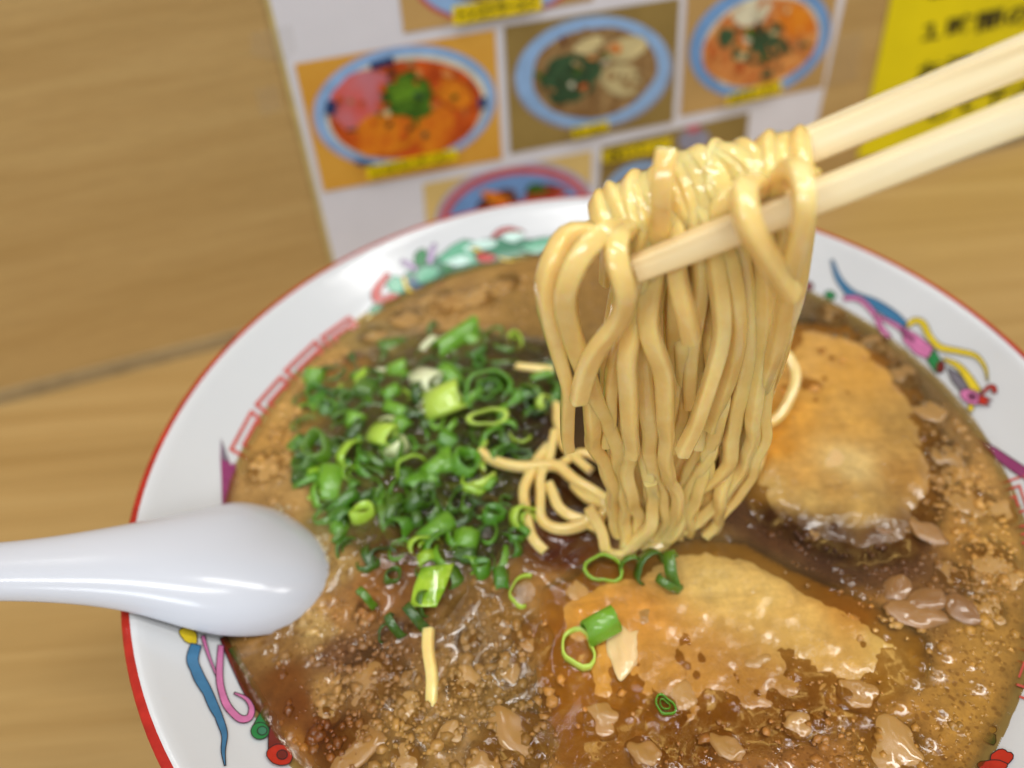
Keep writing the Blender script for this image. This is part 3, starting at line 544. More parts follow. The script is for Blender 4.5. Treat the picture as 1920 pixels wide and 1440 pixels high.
for px, py, r in [(1190, 1140, 36), (1155, 1120, 18), (1500, 1352, 24), (1362, 1398, 26), (1130, 1350, 28), (1210, 1410, 26), (1580, 1240, 18), (1605, 1300, 30), (1665, 1395, 50), (1085, 1110, 20), (1280, 1300, 24), (1420, 1240, 22)]:
    lump(px, py, r, 'soft pale fat lump resting on the large pork slice', 'fat lumps on the large pork slice', h=.5)
for px, py, r in [(495, 878, 34), (612, 715, 30), (580, 750, 24), (560, 800, 20), (660, 680, 24), (700, 630, 22), (760, 600, 26), (840, 570, 34), (900, 560, 26), (540, 860, 18), (620, 760, 18), (520, 815, 14), (950, 530, 22), (800, 560, 18)]:
    lump(px, py, r, 'tan fat lump near the bowl wall behind the scallion heap', 'fat lumps behind the scallions')
lump(1592, 886, 46, 'big cream coloured fat chunk on the orange pork slice', None, LUMPP, .9)
lump(1172, 1210, 30, 'pale fat chunk lying beside the cut scallion tube', None, LUMPP, 1.0, sx=1.3)
for px, py, r in [(1770, 850, 32), (1820, 940, 36), (1700, 980, 20), (1860, 1050, 40), (1790, 1080, 26), (1850, 1140, 26), (1640, 640, 26), (1560, 585, 26), (1690, 700, 28), (1740, 770, 30), (1880, 960, 26), (1620, 1000, 20), (1520, 1000, 14), (1890, 1080, 24)]:
    lump(px, py, r, 'tan fat lump between the pork slices and the right bowl wall', 'fat lumps by the right wall')
for px, py, r, s in [(1718, 1150, 26, 1.5), (1735, 1128, 18, 1.8), (1802, 1140, 26, .9), (1680, 1105, 16, 1.6), (1600, 960, 15, 2.), (1570, 952, 12, 2.2), (1500, 935, 13, 2.), (1740, 1000, 18, 1.4), (1650, 985, 14, 1.7)]:
    lump(px, py, r, 'brown shred of stewed meat between the two pork slices', 'meat shreds between the slices', LUMPM, .95, 'meat', 'meat_shred', s)

# ------------------------------------------------------------ scallions
def ring_mesh(rx, ry, t, h, seed, arc=1., n=18):
    r = random.Random(seed); V, Fs = [], []; full = arc >= 1; m = n if full else n + 1
    for i in range(m):
        a = 2 * math.pi * arc * i / n; k = 1 + .16 * math.sin(2 * a + seed) + .09 * math.sin(3 * a + seed * 2) + .04 * math.sin(5 * a + seed * 3)
        for (q, z) in ((1, -h / 2), (1 + .02, 0), (1, h / 2), (1 - t * .5, h / 2 + t * .14 * rx), (1 - t, h / 2), (1 - t, -h / 2)):
            V.append((rx * q * k * math.cos(a), ry * q * k * math.sin(a), z + .06 * h * math.sin(a * 2 + seed)))
    for i in range(n if full else n):
        for j in range(6): a, b = i * 6 + j, i * 6 + (j + 1) % 6; c, d = ((i + 1) % m) * 6 + (j + 1) % 6, ((i + 1) % m) * 6 + j; Fs.append((a, b, c, d))
    if full and seed % 3 < 1.6 and h < .9:                      # inner layer of the cut stem
        k0 = len(V); V += [(x * .52 + .08, y * .50, z * .9 - .04) for x, y, z in V]; Fs += [tuple(i + k0 for i in f) for f in Fs]
    if not full: Fs += [tuple(range(6)), tuple(range(n * 6 + 5, n * 6 - 1, -1))]
    me = bpy.data.meshes.new('scallion_ring'); me.from_pydata(V, [], Fs); bm = bmesh.new(); bm.from_mesh(me); bmesh.ops.recalc_face_normals(bm, faces=bm.faces); bm.to_mesh(me); bm.free(); me.polygons.foreach_set('use_smooth', [True] * len(me.polygons)); return me
RINGS = {}
for mi_ in range(4):
    RINGS[mi_] = []
    for k in range(7):
        me = ring_mesh(1, [.95, .75, .6, .85, .5, .9, .7][k], [.14, .17, .22, .13, .20, .18, .20][k], [.55, .8, 1.2, .6, .5, .7, 2.2][k], k * 1.7 + mi_, 1. if k not in (3,) else .62); me.materials.append(SCA[mi_]); RINGS[mi_].append(me)
def ring(px, py, rpx, mi, label, group=None, var=None, tilt=None, rz=None, lift=0., name='scallion_ring'):
    p = on_soup(px, py); dep = float((p - CAM) @ _w); r = rpx * dep / F
    o = bpy.data.objects.new(name, RINGS[mi][random.randrange(7) if var is None else var]); COL.objects.link(o)
    tl = random.choice([random.uniform(0, .5), random.uniform(.3, 1.1), random.uniform(.9, 1.5)]) if tilt is None else tilt; az = random.uniform(0, 6.28) if rz is None else rz
    o.rotation_euler = Matrix.Rotation(az, 3, 'Z').to_4x4().to_euler(); o.rotation_euler = (Matrix.Rotation(az, 3, 'Z') @ Matrix.Rotation(tl, 3, 'X')).to_euler()
    o.location = (p[0], p[1], ZS + lift + r * .25 * math.sin(tl) * .5); o.scale = (r, r, r); tag(o, label, 'scallion', group); FLOAT.append((p[0], p[1], r * .9, .6)); return o
HEAP = [(572, 720), (640, 690), (720, 650), (800, 622), (880, 618), (960, 640), (1040, 650), (1046, 720), (1026, 790), (1000, 850), (960, 900), (985, 960), (992, 1015), (960, 1050), (880, 1062), (760, 1062), (680, 1045), (620, 1000), (596, 950), (560, 905), (556, 820)]
pts = []
for _ in range(9000):
    x, y = random.uniform(550, 1050), random.uniform(610, 1066)
    if not inside(HEAP, x, y): continue
    dens = 18.5 + 8 * mnoise.noise(Vector((x * .012, y * .012, 3)))
    if y < 700: dens *= 1.35
    if all(math.hypot(x - a, (y - b) * 1.25) > dens for a, b in pts): pts.append((x, y))
for i, (x, y) in enumerate(pts[:300]):
    u = random.random(); mi = 0 if u < .50 else 1 if u < .90 else 2 if u < .975 else 3
    lab = ('dark green scallion ring in the wet floating scallion heap', 'bright green scallion ring in the wet floating scallion heap', 'yellow green scallion ring in the wet floating scallion heap', 'whitish scallion ring in the wet floating scallion heap')[mi]
    ring(x, y, random.choice((random.uniform(15, 24), random.uniform(20, 33))) * (1.0 if y > 700 else .85), mi, lab, 'scallion rings heaped in the soup', lift=random.uniform(-.0024, .0009))
ring(912, 742, 42, 1, 'large open green scallion ring standing in the heap', None, 0, .9, .3, .002); ring(918, 795, 36, 2, 'pale scallion disc below the standing green ring', None, 4, .35, .2, .002)
ring(835, 768, 30, 2, 'stubby yellow green scallion tube on top of the heap', None, 6, 1.25, 1.7, .0025); ring(858, 645, 26, 1, 'long bright green scallion tube at the far edge of the heap', None, 6, 1.45, 2.2, .002).scale = (.0028, .0028, .0062)
ring(722, 828, 22, 2, 'small yellow scallion piece in the middle of the heap', None, 6, 1.3, 1.0, .0022); ring(770, 886, 26, 2, 'split light green scallion tube in the heap', None, 3, 1.1, .4, .0022); ring(598, 936, 16, 2, 'tiny vivid lime scallion bit in the foam beside the spoon', None, 4, .6, .4, .0012); ring(800, 724, 22, 3, 'white glistening scallion sliver at the heap', None, 6, 1.4, .9, .0022)
ring(566, 884, 22, 0, 'dark green upright scallion tube at the left edge of heap', None, 6, 1.45, .1, .0012).scale = (.0021, .0021, .0048)
ring(1132, 1074, 32, 2, 'thin pale scallion ring below the tip of the noodles', None, 0, .25, 0, .0014); ring(980, 1112, 30, 2, 'thin scallion ring at the edge of the large pork slice', None, 3, .15, 1, .0004); ring(1084, 1222, 36, 2, 'translucent scallion ring sunk in orange broth on the pork', None, 0, .1, 2, .0010); ring(1246, 1328, 19, 1, 'tiny lone scallion ring on the brown broth', None, 0, .1, 2, .0012)
ring(1126, 1186, 28, 1, 'short green scallion tube on the large pork slice', None, 6, 1.35, 1.9, .0026)
for px, py, r, tl, az in [(1218, 1078, 34, 1.1, .4), (1262, 1082, 36, 1.2, 1.4), (1252, 1104, 26, .8, 2.3), (1180, 1072, 22, 1.3, .1)]: ring(px, py, r, 0, 'dark green folded scallion leaf in the clump on pork slice', 'scallion clump on the pork slice', 3, tl, az, .0022)
for px, py, r, tl, az in [(745, 1180, 26, 1.2, 2.0), (782, 1165, 30, 1.3, 2.2), (800, 1140, 24, 1.1, 1.2), (726, 1195, 18, .9, .6), (690, 1130, 24, 1.4, 2.3)]: ring(px, py, r, 0, 'dark scallion strip floating between heap and foam', 'scallion strips below the heap', 3, tl, az, .0014)
for px, py, r, mi in [(690, 1062, 20, 0), (650, 1030, 22, 1), (735, 1085, 18, 0), (850, 1085, 22, 0), (905, 1075, 20, 1), (870, 1045, 24, 0), (940, 1090, 18, 1), (800, 1065, 22, 0), (720, 1040, 24, 0), (640, 1000, 18, 1)]: ring(px, py, r, mi, 'loose scallion ring drifting off the heap towards the lime piece', 'loose scallion rings below the heap', lift=.0002)
def leaf(name, poly, mat, label, lift=.0022, tilt=.1):
    P, T = fill(poly, 14); cx, cy = np.mean(np.array(poly), 0); V = []
    for s in (1, -1):
        for x, y in P: q = on_soup(x, y, lift + .0009 * math.cos((x - cx) / 40) + s * .0005 + tilt * .02 * (y - cy) / 900); V.append(q)
    n = len(P); m = 0; Fs = list(T) + [tuple(reversed([i + n for i in t])) for t in T]; bmv = fixn(mesh(name, V, Fs, [mat])); bm = bmesh.new(); bm.from_mesh(bmv.data); bm.verts.ensure_lookup_table()
    be = [e for e in bm.edges if len(e.link_faces) == 1 and e.verts[0].index < n and e.verts[1].index < n]
    for e in be:
        a, b = e.verts; bm.faces.new((a, b, bm.verts[b.index + n], bm.verts[a.index + n]))
    bmesh.ops.recalc_face_normals(bm, faces=bm.faces); bm.to_mesh(bmv.data); bm.free(); tag(bmv, label, 'scallion'); p = on_soup(cx, cy); FLOAT.append((p[0], p[1], .0035, .5)); return bmv
leaf('scallion_leaf', [(790, 1064), (852, 1056), (836, 1100), (818, 1138), (768, 1138), (776, 1100)], SCA[2], 'flat lime green scallion parallelogram floating between heap and pork')
crn = ring(1455, 256, 10, 1, 'tiny green scallion fleck stuck on the noodles above the chopsticks', None, 4, .8, .3); FLOAT.pop()

# ------------------------------------------------------------ spoon, lying face down with its tip in the soup
def spoon():
    root = empty('soup_spoon', on_z(230, 1130, .0755)); tag(root, 'white plastic soup spoon lying face down across the bowl rim', 'spoon')
    A = on_z(-240, 1088, .0945); B = on_z(250, 1064, .0775); Cc = on_z(462, 1078, .0658); E_ = on_z(590, 1060, .0505)   # axis of the lip plane
    axp = [A, B, Cc, E_]; tt = np.linspace(0, 1, 64); path = []
    seg = np.cumsum([0] + [np.linalg.norm(axp[i + 1] - axp[i]) for i in range(3)]); seg /= seg[-1]
    for t in tt: path.append(np.array([np.interp(t, seg, [p[k] for p in axp]) for k in range(3)]))
    path = np.array(path)
    for _ in range(60): path[1:-1] = (path[:-2] + 2 * path[1:-1] + path[2:]) / 4
    pxx = to_px(path)[:, 0]; xs = [-240, 0, 130, 250, 330, 400, 465, 525, 562, 586]
    W = np.interp(pxx, xs, [.0060, .0060, .0076, .0100, .0128, .0157, .0181, .0186, .0160, .005]); Hh = np.interp(pxx, xs, [.0044, .0044, .0050, .0064, .0082, .0100, .0116, .0122, .0110, .004])
    for arr in (W, Hh):
        for _ in range(22): arr[1:-1] = (arr[:-2] + 2 * arr[1:-1] + arr[2:]) / 4
    V, Fs = [], []; M = 26
    for i in range(64):
        d = path[min(i + 1, 63)] - path[max(i - 1, 0)]; d /= np.linalg.norm(d); side = np.cross(d, UP); side /= np.linalg.norm(side); nrm = np.cross(side, d)
        for j in range(M):
            a = math.pi * j / (M - 1); c, s = math.cos(a), math.sin(a); V.append(path[i] + side * W[i] * math.copysign(abs(c) ** .8, c) + nrm * Hh[i] * s ** .85)
    for i in range(63):
        for j in range(M - 1): Fs.append((i * M + j, i * M + j + 1, (i + 1) * M + j + 1, (i + 1) * M + j))
    o = fixn(mesh('shell', V, Fs, [SPOON])); md = o.modifiers.new('thickness', 'SOLIDIFY'); md.thickness = .0016; md.offset = -1; md2 = o.modifiers.new('smooth', 'BEVEL'); md2.width = .0004; md2.segments = 2; md2.limit_method = 'ANGLE'
    attach(o, root)
    for i in range(40, 64): FLOAT.append((path[i][0], path[i][1], float(W[i]) * .97, .25)) if i % 4 == 0 else None
    return path, W
SPATH, SW = spoon()

# ------------------------------------------------------------ chopsticks
def stick(name, tip_px, far_px, off, label, w0=.0050, w1=.0076, ln=.205, tipext=0):
    a = on_hang(*tip_px, off); b = on_hang(*far_px, off); d = b - a; d /= np.linalg.norm(d); n1 = UP - d * (UP @ d); n1 /= np.linalg.norm(n1); n2 = np.cross(d, n1)
    V, Fs = [], []; K = 24; sec = []
    for q in range(4):
        for da in (-.36, -.18, 0, .18, .36):
            an = math.radians(45 + 90 * q) + da * 0; c, s = math.cos(math.radians(90 * q + 45)), math.sin(math.radians(90 * q + 45)); base = np.array([math.copysign(1, c), math.copysign(1, s)]) * .80; ph = math.radians(90 * q) + (da + .36) / .72 * math.pi / 2; sec.append(base + .20 * np.array([math.cos(ph), math.sin(ph)]))
    for i in range(K + 1):
        t = i / K; w = (w0 + (w1 - w0) * t) / 2 * (.90 if i == 0 else 1)
        rot = .35; c, s = math.cos(rot), math.sin(rot)
        for x, y in sec: V.append(np.array([ln * t if i else -.0000, w * (c * x - s * y), w * (s * x + c * y)]))
    m = len(sec)
    for i in range(K):
        for j in range(m): Fs.append((i * m + j, i * m + (j + 1) % m, (i + 1) * m + (j + 1) % m, (i + 1) * m + j))
    Fs += [tuple(range(m)), tuple(range(K * m, K * m + m))]
    o = fixn(mesh(name, V, Fs, [STICK])); o.matrix_world = Matrix(((d[0], n2[0], n1[0], a[0]), (d[1], n2[1], n1[1], a[1]), (d[2], n2[2], n1[2], a[2]), (0, 0, 0, 1))); tag(o, label, 'chopstick', 'pair of chopsticks')
    md = o.modifiers.new('edge', 'EDGE_SPLIT'); md.split_angle = math.radians(60); return a, d, n1, n2
stick('chopstick', (1190, 505), (1920, 214), -5.0, 'pale wooden chopstick crossing in front of the lifted noodles', .0036, .0052)
BA, BD, BN1, BN2 = stick('chopstick', (1092, 448), (1920, 104), 5.0, 'pale wooden chopstick that the noodles hang over', .0042, .0056)

# ------------------------------------------------------------ noodles
def catmull(P, step=.0011):
    P = [np.array(p, float) for p in P]; Q = []
    for i in range(len(P) - 1):
        a, b = P[i], P[i + 1]; pa = P[i - 1] if i else 2 * a - b; pb = P[i + 2] if i + 2 < len(P) else 2 * b - a; k = max(2, int(np.linalg.norm(b - a) / step))
        # centripetal-ish: limit tangents by segment length
        ta = (b - pa) / 2; tb = (pb - a) / 2; Ls = np.linalg.norm(b - a)
        for tn in (ta, tb):
            ln = np.linalg.norm(tn)
            if ln > 1.3 * Ls: tn *= 1.3 * Ls / ln
        for j in range(k):
            t = j / k; Q.append((2 * t ** 3 - 3 * t * t + 1) * a + (t ** 3 - 2 * t * t + t) * ta + (-2 * t ** 3 + 3 * t * t) * b + (t ** 3 - t * t) * tb)
    Q.append(P[-1]); Q = np.array(Q)
    for _ in range(3): Q[1:-1] = (Q[:-2] + 2 * Q[1:-1] + Q[2:]) / 4
    return Q
def noodle(P, label, group=None, hw=.00152, hh=.00126, seed=0):
    Q = catmull(P); n = len(Q); r = random.Random(seed); p1, p2 = r.uniform(0, 6.3), r.uniform(0, 6.3); arc = np.arange(n) * .0011; env = np.clip((.118 - Q[:, 2]) / .02, 0, 1)
    Q[:, 0] += env * (r.uniform(.0001, .0006) * np.sin(arc * r.uniform(190, 380) + p1) + .0002 * np.sin(arc * 640 + p2)); Q[:, 1] += env * .0005 * np.sin(arc * r.uniform(200, 400) + p2); V, Fs = [], []; sec = []; ph = r.uniform(0, 6)
    for q in range(4):
        for k in range(3):
            an = math.radians(90 * q + 45 * k); cx, cy = [(1, 1), (-1, 1), (-1, -1), (1, -1)][q]; sec.append((cx * .55 + .45 * math.cos(an), cy * .55 + .45 * math.sin(an)))
    m = len(sec); up = None
    for i in range(n):
        d = Q[min(i + 1, n - 1)] - Q[max(i - 1, 0)]; d /= max(1e-9, np.linalg.norm(d))
        if up is None: up = np.array([0, -1., .2]); 
        up = up - d * (up @ d); up /= np.linalg.norm(up); sd = np.cross(d, up); tw = .5 * math.sin(i * .035 + ph) + ph; k = (.80 + .20 * min(1, max(0, (Q[i][2] - .085) / .05))) * (1 + .05 * math.sin(i * .11 + ph * 2) + .03 * math.sin(i * .31 + ph))
        c, s = math.cos(tw), math.sin(tw)
        for x, y in sec: X, Yy = x * hw * k, y * hh * k; V.append(Q[i] + sd * (c * X - s * Yy) + up * (s * X + c * Yy))
    for i in range(n - 1):
        for j in range(m): Fs.append((i * m + j, i * m + (j + 1) % m, (i + 1) * m + (j + 1) % m, (i + 1) * m + j))
    Fs += [tuple(range(m)), tuple(range((n - 1) * m, n * m))]
    o = fixn(mesh('noodle_strand', V, Fs, [NOOD])); md = o.modifiers.new('edge', 'EDGE_SPLIT'); md.split_angle = math.radians(65); return tag(o, label, 'noodle', group)
def drape(x0, layer, front=True):
    """over the rear chopstick, from behind it to its front"""
    low = min(1, max(0, (x0 - 1330) / 150)); layer = min(layer, 1.25); base = on_hang(x0, 448 + (x0 - 1092) * (104 - 448) / (1920 - 1092) + 44 * low, 5.0 - 2.5 * low); r = .0021 + .0015 + layer * .0012; out = []; sl = random.Random(int(x0 * 7 + layer * 100)).uniform(-.0022, .0034)
    for ph in ((205, 160, 120, 85, 50, 18) if front else (205, 160, 120, 85)):
        a = math.radians(ph); back = np.array([0, 1., 0]); back -= BD * (back @ BD); back /= np.linalg.norm(back); out.append(base - back * -math.cos(a) * -r + BN1 * math.sin(a) * r + BD * (sl * math.cos(a)))
    out.insert(0, out[0] + np.array([0, .001, -.012])); return out
HG = 'noodles hanging from the chopsticks'; HL = 'pale yellow noodle hung over the rear chopstick and falling to the soup'
ST = [(1142, .8, [(1074, 430, 1), (1040, 478, -2), (1022, 535, -3), (1030, 600, -3), (1052, 683, -3), (1066, 735, -3), (1061, 800, -2), (1068, 842, -2)]),
    (1158, .1, [(1102, 446, 0), (1076, 500, -1), (1062, 565, -1), (1075, 640, -1), (1092, 690, -1), (1106, 745, -1), (1110, 800, -1), (1116, 832, 0), (1134, 870, 0), (1146, 927, 2), (1162, 1000, 3)]),
    (1172, 1.2, [(1136, 432, -4), (1092, 472, -6), (1064, 530, -7), (1060, 580, -6), (1078, 645, -4), (1100, 700, -3), (1122, 760, -1), (1150, 820, 0), (1163, 883, 1), (1170, 950, 2), (1174, 1030, 2)]),
    (1186, .5, [(1158, 440, -4), (1150, 475, -7), (1164, 520, -9), (1173, 560, -9), (1158, 607, -8), (1122, 650, -7), (1098, 700, -6), (1085, 752, -6)]),
    (1204, .9, [(1200, 445, 0), (1192, 520, 0), (1176, 600, 0), (1150, 683, 0), (1143, 767, 0), (1140, 835, 0)]),
    (1214, .1, [(1214, 455, 0), (1200, 560, 0), (1176, 667, -4), (1180, 767, -5), (1182, 858, -5)]),
    (1230, .8, [(1230, 450, 0), (1214, 560, 0), (1207, 683, 0), (1213, 750, 0), (1217, 850, 0), (1238, 917, 1), (1243, 967, 2), (1230, 1008, 3), (1203, 1022, 3)]),
    (1268, .4, [(1272, 425, 0), (1268, 510, -3), (1284, 575, -5), (1297, 635, -5)]), (1285, .9, [(1300, 420, 0), (1312, 520, 1), (1302, 600, 1), (1294, 650, 1), (1293, 700, 1), (1292, 760, 2)]),
    (1312, .2, [(1322, 400, 0), (1344, 520, -1), (1354, 617, -3), (1341, 683, -5), (1315, 767, -6), (1298, 817, -6), (1277, 850, -6)]), (1332, .8, [(1338, 395, 0), (1372, 520, 0), (1381, 633, 0), (1357, 733, 0), (1330, 807, 0)]),
    (1362, .6, [(1346, 385, -1), (1392, 500, 1), (1403, 650, 1), (1388, 733, 1), (1373, 833, 1), (1338, 900, 1), (1292, 950, 2), (1270, 985, 2), (1245, 1018, 3), (1200, 1026, 4)]),
    (1412, .9, [(1430, 360, -1), (1432, 450, 1), (1436, 560, 0), (1430, 667, 0), (1418, 733, 0), (1410, 817, 0), (1388, 883, 1), (1353, 933, 2), (1313, 973, 3), (1263, 1006, 4)]),
    (1440, .3, [(1462, 350, -1), (1466, 440, 1), (1468, 560, 1), (1460, 617, 1), (1436, 733, 1), (1430, 833, 1), (1402, 900, 2), (1359, 967, 3), (1318, 1000, 4)]),
    (1488, .4, [(1516, 330, -1), (1510, 400, 1), (1496, 500, 1), (1480, 580, 1), (1444, 690, 2), (1424, 780, 3)]),
    (1470, 1.0, [(1494, 330, -1), (1490, 420, 2), (1474, 540, 2), (1446, 650, 3), (1400, 760, 4), (1350, 880, 4), (1290, 960, 4)])]
for i, (x0, ly, hang) in enumerate(ST): noodle(drape(x0, ly) + [on_hang(*h) for h in hang], HL, HG, seed=i)
noodle(drape(1392, 1.0) + [on_hang(*h) for h in [(1392, 355, -9), (1402, 417, -12.5), (1428, 467, -12.5), (1461, 517, -11), (1484, 553, -10)]], 'short cut noodle crossing in front of the front chopstick', seed=50)
noodle(drape(1448, 1.25) + [on_hang(*h) for h in [(1484, 312, -6), (1508, 366, -12), (1501, 433, -12), (1481, 500, -10), (1474, 560, -6), (1456, 650, -3), (1420, 750, 2), (1398, 850, 2)]], 'long noodle curving over both chopsticks at their widest gap', seed=51)
noodle([on_hang(*h) for h in [(1250, 285, -1), (1243, 330, -3.5), (1240, 375, -4), (1238, 430, -1), (1226, 520, 0), (1214, 600, -3), (1226, 650, -4), (1244, 700, -4), (1248, 767, -4), (1248, 850, -3), (1263, 917, -1), (1267, 967, 1), (1253, 1012, 2), (1213, 1026, 3)]], 'noodle whose cut end sticks up over the others', seed=52)
noodle([on_hang(*h) for h in [(1222, 900, 0), (1225, 950, 0), (1202, 1008, 0), (1168, 1046, 0), (1138, 1034, 1), (1126, 1000, 3), (1108, 955, 6)]], 'noodle making the lowest loop at the soup surface', seed=53)
for x0, ly in [(1165, .7), (1178, 0), (1200, 1.2), (1250, .1), (1272, 1.1), (1305, 1.0), (1345, .2), (1380, .3), (1425, .2), (1378, 1.1), (1505, .9), (1240, .9), (1330, 1.2), (1160, .4), (1210, .5), (1260, .7), (1320, .6), (1355, .9), (1395, .5), (1412, 1.2), (1352, 1.2)]:     # more of the bundle, behind the front layer
    i = x0 + int(ly * 10); r = random.Random(i); xe = 1160 + (x0 - 1100) * .50 + r.uniform(-30, 30); hang = [(x0 + 14, 440 - (x0 - 1150) * .33, .5)]
    for k, y in enumerate((540, 640, 740, 840, 930)): t = (k + 1) / 5.5; hang.append((x0 + (xe - x0) * t ** 1.1 - 20 * math.sin(math.pi * t) * (1 if x0 < 1250 else -1) + r.uniform(-9, 9), y, r.uniform(0, 7)))
    hang.append((xe, r.uniform(965, 1015), 6)); noodle(drape(x0, ly) + [on_hang(*h) for h in hang[:(7 if r.random() < .7 else 5)]], HL, HG, seed=i)
SG, SL = 'noodles lying in the soup', 'thin noodle curling in the broth below the lifted bundle'
for i, (pp, h, lab) in enumerate([([(897, 846), (930, 862), (990, 877), (1040, 876), (1087, 902), (1127, 927), (1157, 960)], [2.5, 2.2, 2.5, 3.5, 4, 4, 3], 'noodle stretching its free end over the scallion heap'), ([(1030, 836), (1008, 865), (988, 905), (981, 960), (1000, 1005), (1024, 1036)], [2, 2, 1.6, 1.2, .8, 0], SL), ([(1037, 810), (1026, 870), (1008, 930), (1020, 976), (1053, 996), (1093, 987), (1110, 955)], [3, 2.5, 2, 1.6, 1.4, 1.6, 2], SL), ([(1030, 905), (1047, 950), (1080, 976), (1120, 985)], [1, .8, .8, .5], SL), ([(1050, 872), (1087, 850), (1118, 858), (1150, 880)], [2, 3, 3, 2], SL), ([(1075, 908), (1107, 937), (1140, 948), (1162, 990)], [2, 3, 3.5, 2], SL),
        ([(1430, 660), (1458, 650), (1484, 684), (1484, 736), (1464, 775), (1430, 800), (1380, 812)], [10, 11, 9, 6, 4, 3, 2], 'noodle looping out in front of the orange pork slice'), ([(1418, 790), (1428, 840), (1412, 885), (1370, 930)], [4, 3, 2, 1], SL), ([(1340, 800), (1300, 790), (1262, 770)], [6, 7, 8], SL), ([(1300, 862), (1330, 840), (1360, 852), (1380, 890)], [1, 2, 2, 1], SL), ([(1180, 960), (1215, 985), (1260, 990), (1310, 980)], [.8, 1, 1, .6], SL), ([(1040, 760), (1046, 800), (1070, 850), (1110, 880)], [1, 2, 3, 3], SL),
        ([(968, 686), (1000, 688), (1040, 697)], [.8, 1, .6], 'short noodle peeping out at the far side of the heap'), ([(806, 1180), (803, 1240), (808, 1300), (812, 1330)], [1.2, .8, .4, -1], 'single noodle sinking into foam below the lime scallion piece'), ([(1110, 1000), (1140, 960), (1190, 940), (1240, 930)], [1, 3, 5, 6], SL)]):
    noodle([on_soup(x, y, hh_ / 1000) for (x, y), hh_ in zip(pp, h)], lab, SG if lab == SL else None, .00145, .00130, 80 + i)
    for (x, y), hh_ in zip(pp, h):
        if hh_ < 2: q = on_soup(x, y); FLOAT.append((q[0], q[1], .0013, .4))

for path_ in ([(858, 1006), (868, 1020), (900, 1016), (940, 1022), (975, 1040), (1005, 1058), (1030, 1066), (1050, 1058)], [(1040, 1080), (1075, 1098)], [(885, 1035), (888, 1060), (872, 1085), (880, 1110), (858, 1140), (834, 1172)], [(935, 1165), (965, 1172), (982, 1196)], [(1026, 1184), (1012, 1215), (1010, 1245)], [(955, 1312), (985, 1300), (1020, 1268)], [(905, 950), (935, 945)], [(1075, 1040), (1100, 1025)], [(700, 1270), (745, 1262)], [(1640, 815), (1700, 830), (1740, 850)]):
    for (xa, ya), (xb, yb) in zip(path_[:-1], path_[1:]):
        for k in range(int(math.hypot(xb - xa, yb - ya) / 4) + 1): t_ = k * 4 / math.hypot(xb - xa, yb - ya); q = on_soup(xa + (xb - xa) * t_, ya + (yb - ya) * t_); FLOAT.append((q[0], q[1], .0002, random.uniform(.5, .75)))
for _ in range(420):
    x, y = random.uniform(470, 1900), random.uniform(520, 1440); q = on_soup(x, y)
    if math.hypot(q[0], q[1]) < .084: FLOAT.append((q[0], q[1], random.uniform(.0002, .0007), random.uniform(.3, .7)))
# ------------------------------------------------------------ broth surface itself
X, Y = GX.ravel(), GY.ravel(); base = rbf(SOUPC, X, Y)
foamf = base[:, 3].reshape(N, N); wob = fbm(.012, 4, .5, 1); fine = fbm(.0022, 3, .6, 2)
H = .00012 * wob + .00005 * fbm(.006, 3, .5, 4) + (.00003 + .00005 * foamf) * fine
for fx, fy, fr_, fh in FLOAT:
    rng_ = fr_ + .005; i0, i1 = np.searchsorted(gx, [fx - rng_, fx + rng_]); j0, j1 = np.searchsorted(gx, [fy - rng_, fy + rng_])
    if i1 <= i0 or j1 <= j0: continue
    d = np.hypot(GX[j0:j1, i0:i1] - fx, GY[j0:j1, i0:i1] - fy) - fr_; H[j0:j1, i0:i1] = np.maximum(H[j0:j1, i0:i1], fh * .001 * np.exp(-np.maximum(d, 0) / .0011) - .00002)
RADI = np.hypot(GX, GY); H += .0007 * np.exp(-np.maximum(RS + .0006 - RADI, 0) / .0012)
HP = np.array([on_soup(*p)[:2] for p in HEAP]); hpoly = [tuple(p) for p in HP]; heap = np.zeros((N, N))
jj, ii = np.where((GX > HP[:, 0].min()) & (GX < HP[:, 0].max()) & (GY > HP[:, 1].min()) & (GY < HP[:, 1].max()))
for j_, i_ in zip(jj, ii):
    if inside(hpoly, GX[j_, i_], GY[j_, i_]): heap[j_, i_] = 1
for _ in range(14): heap[1:-1, 1:-1] = (heap[:-2, 1:-1] + heap[2:, 1:-1] + heap[1:-1, :-2] + heap[1:-1, 2:]) / 4
H += heap * (.0006 + .0005 * fbm(.005, 4, .62, 7))
slc = np.zeros((N, N))
for poly_ in SLICES:
    pw = [tuple(on_soup(*p)[:2]) for p in poly_]; PA = np.array(pw); jj, ii = np.where((GX > PA[:, 0].min()) & (GX < PA[:, 0].max()) & (GY > PA[:, 1].min()) & (GY < PA[:, 1].max()))
    for j_, i_ in zip(jj, ii):
        if inside(pw, GX[j_, i_], GY[j_, i_]): slc[j_, i_] = 1
for _ in range(20): slc[1:-1, 1:-1] = (slc[:-2, 1:-1] + slc[2:, 1:-1] + slc[1:-1, :-2] + slc[1:-1, 2:]) / 4
ok = RADI < .0897
V = np.c_[X, Y, ZS + H.ravel()]; idx = -np.ones(N * N, int); keep = np.where(ok.ravel())[0]; idx[keep] = np.arange(len(keep))
q = idx.reshape(N, N); a_, b_, c_, d_ = q[:-1, :-1].ravel(), q[:-1, 1:].ravel(), q[1:, 1:].ravel(), q[1:, :-1].ravel(); good = (a_ >= 0) & (b_ >= 0) & (c_ >= 0) & (d_ >= 0)
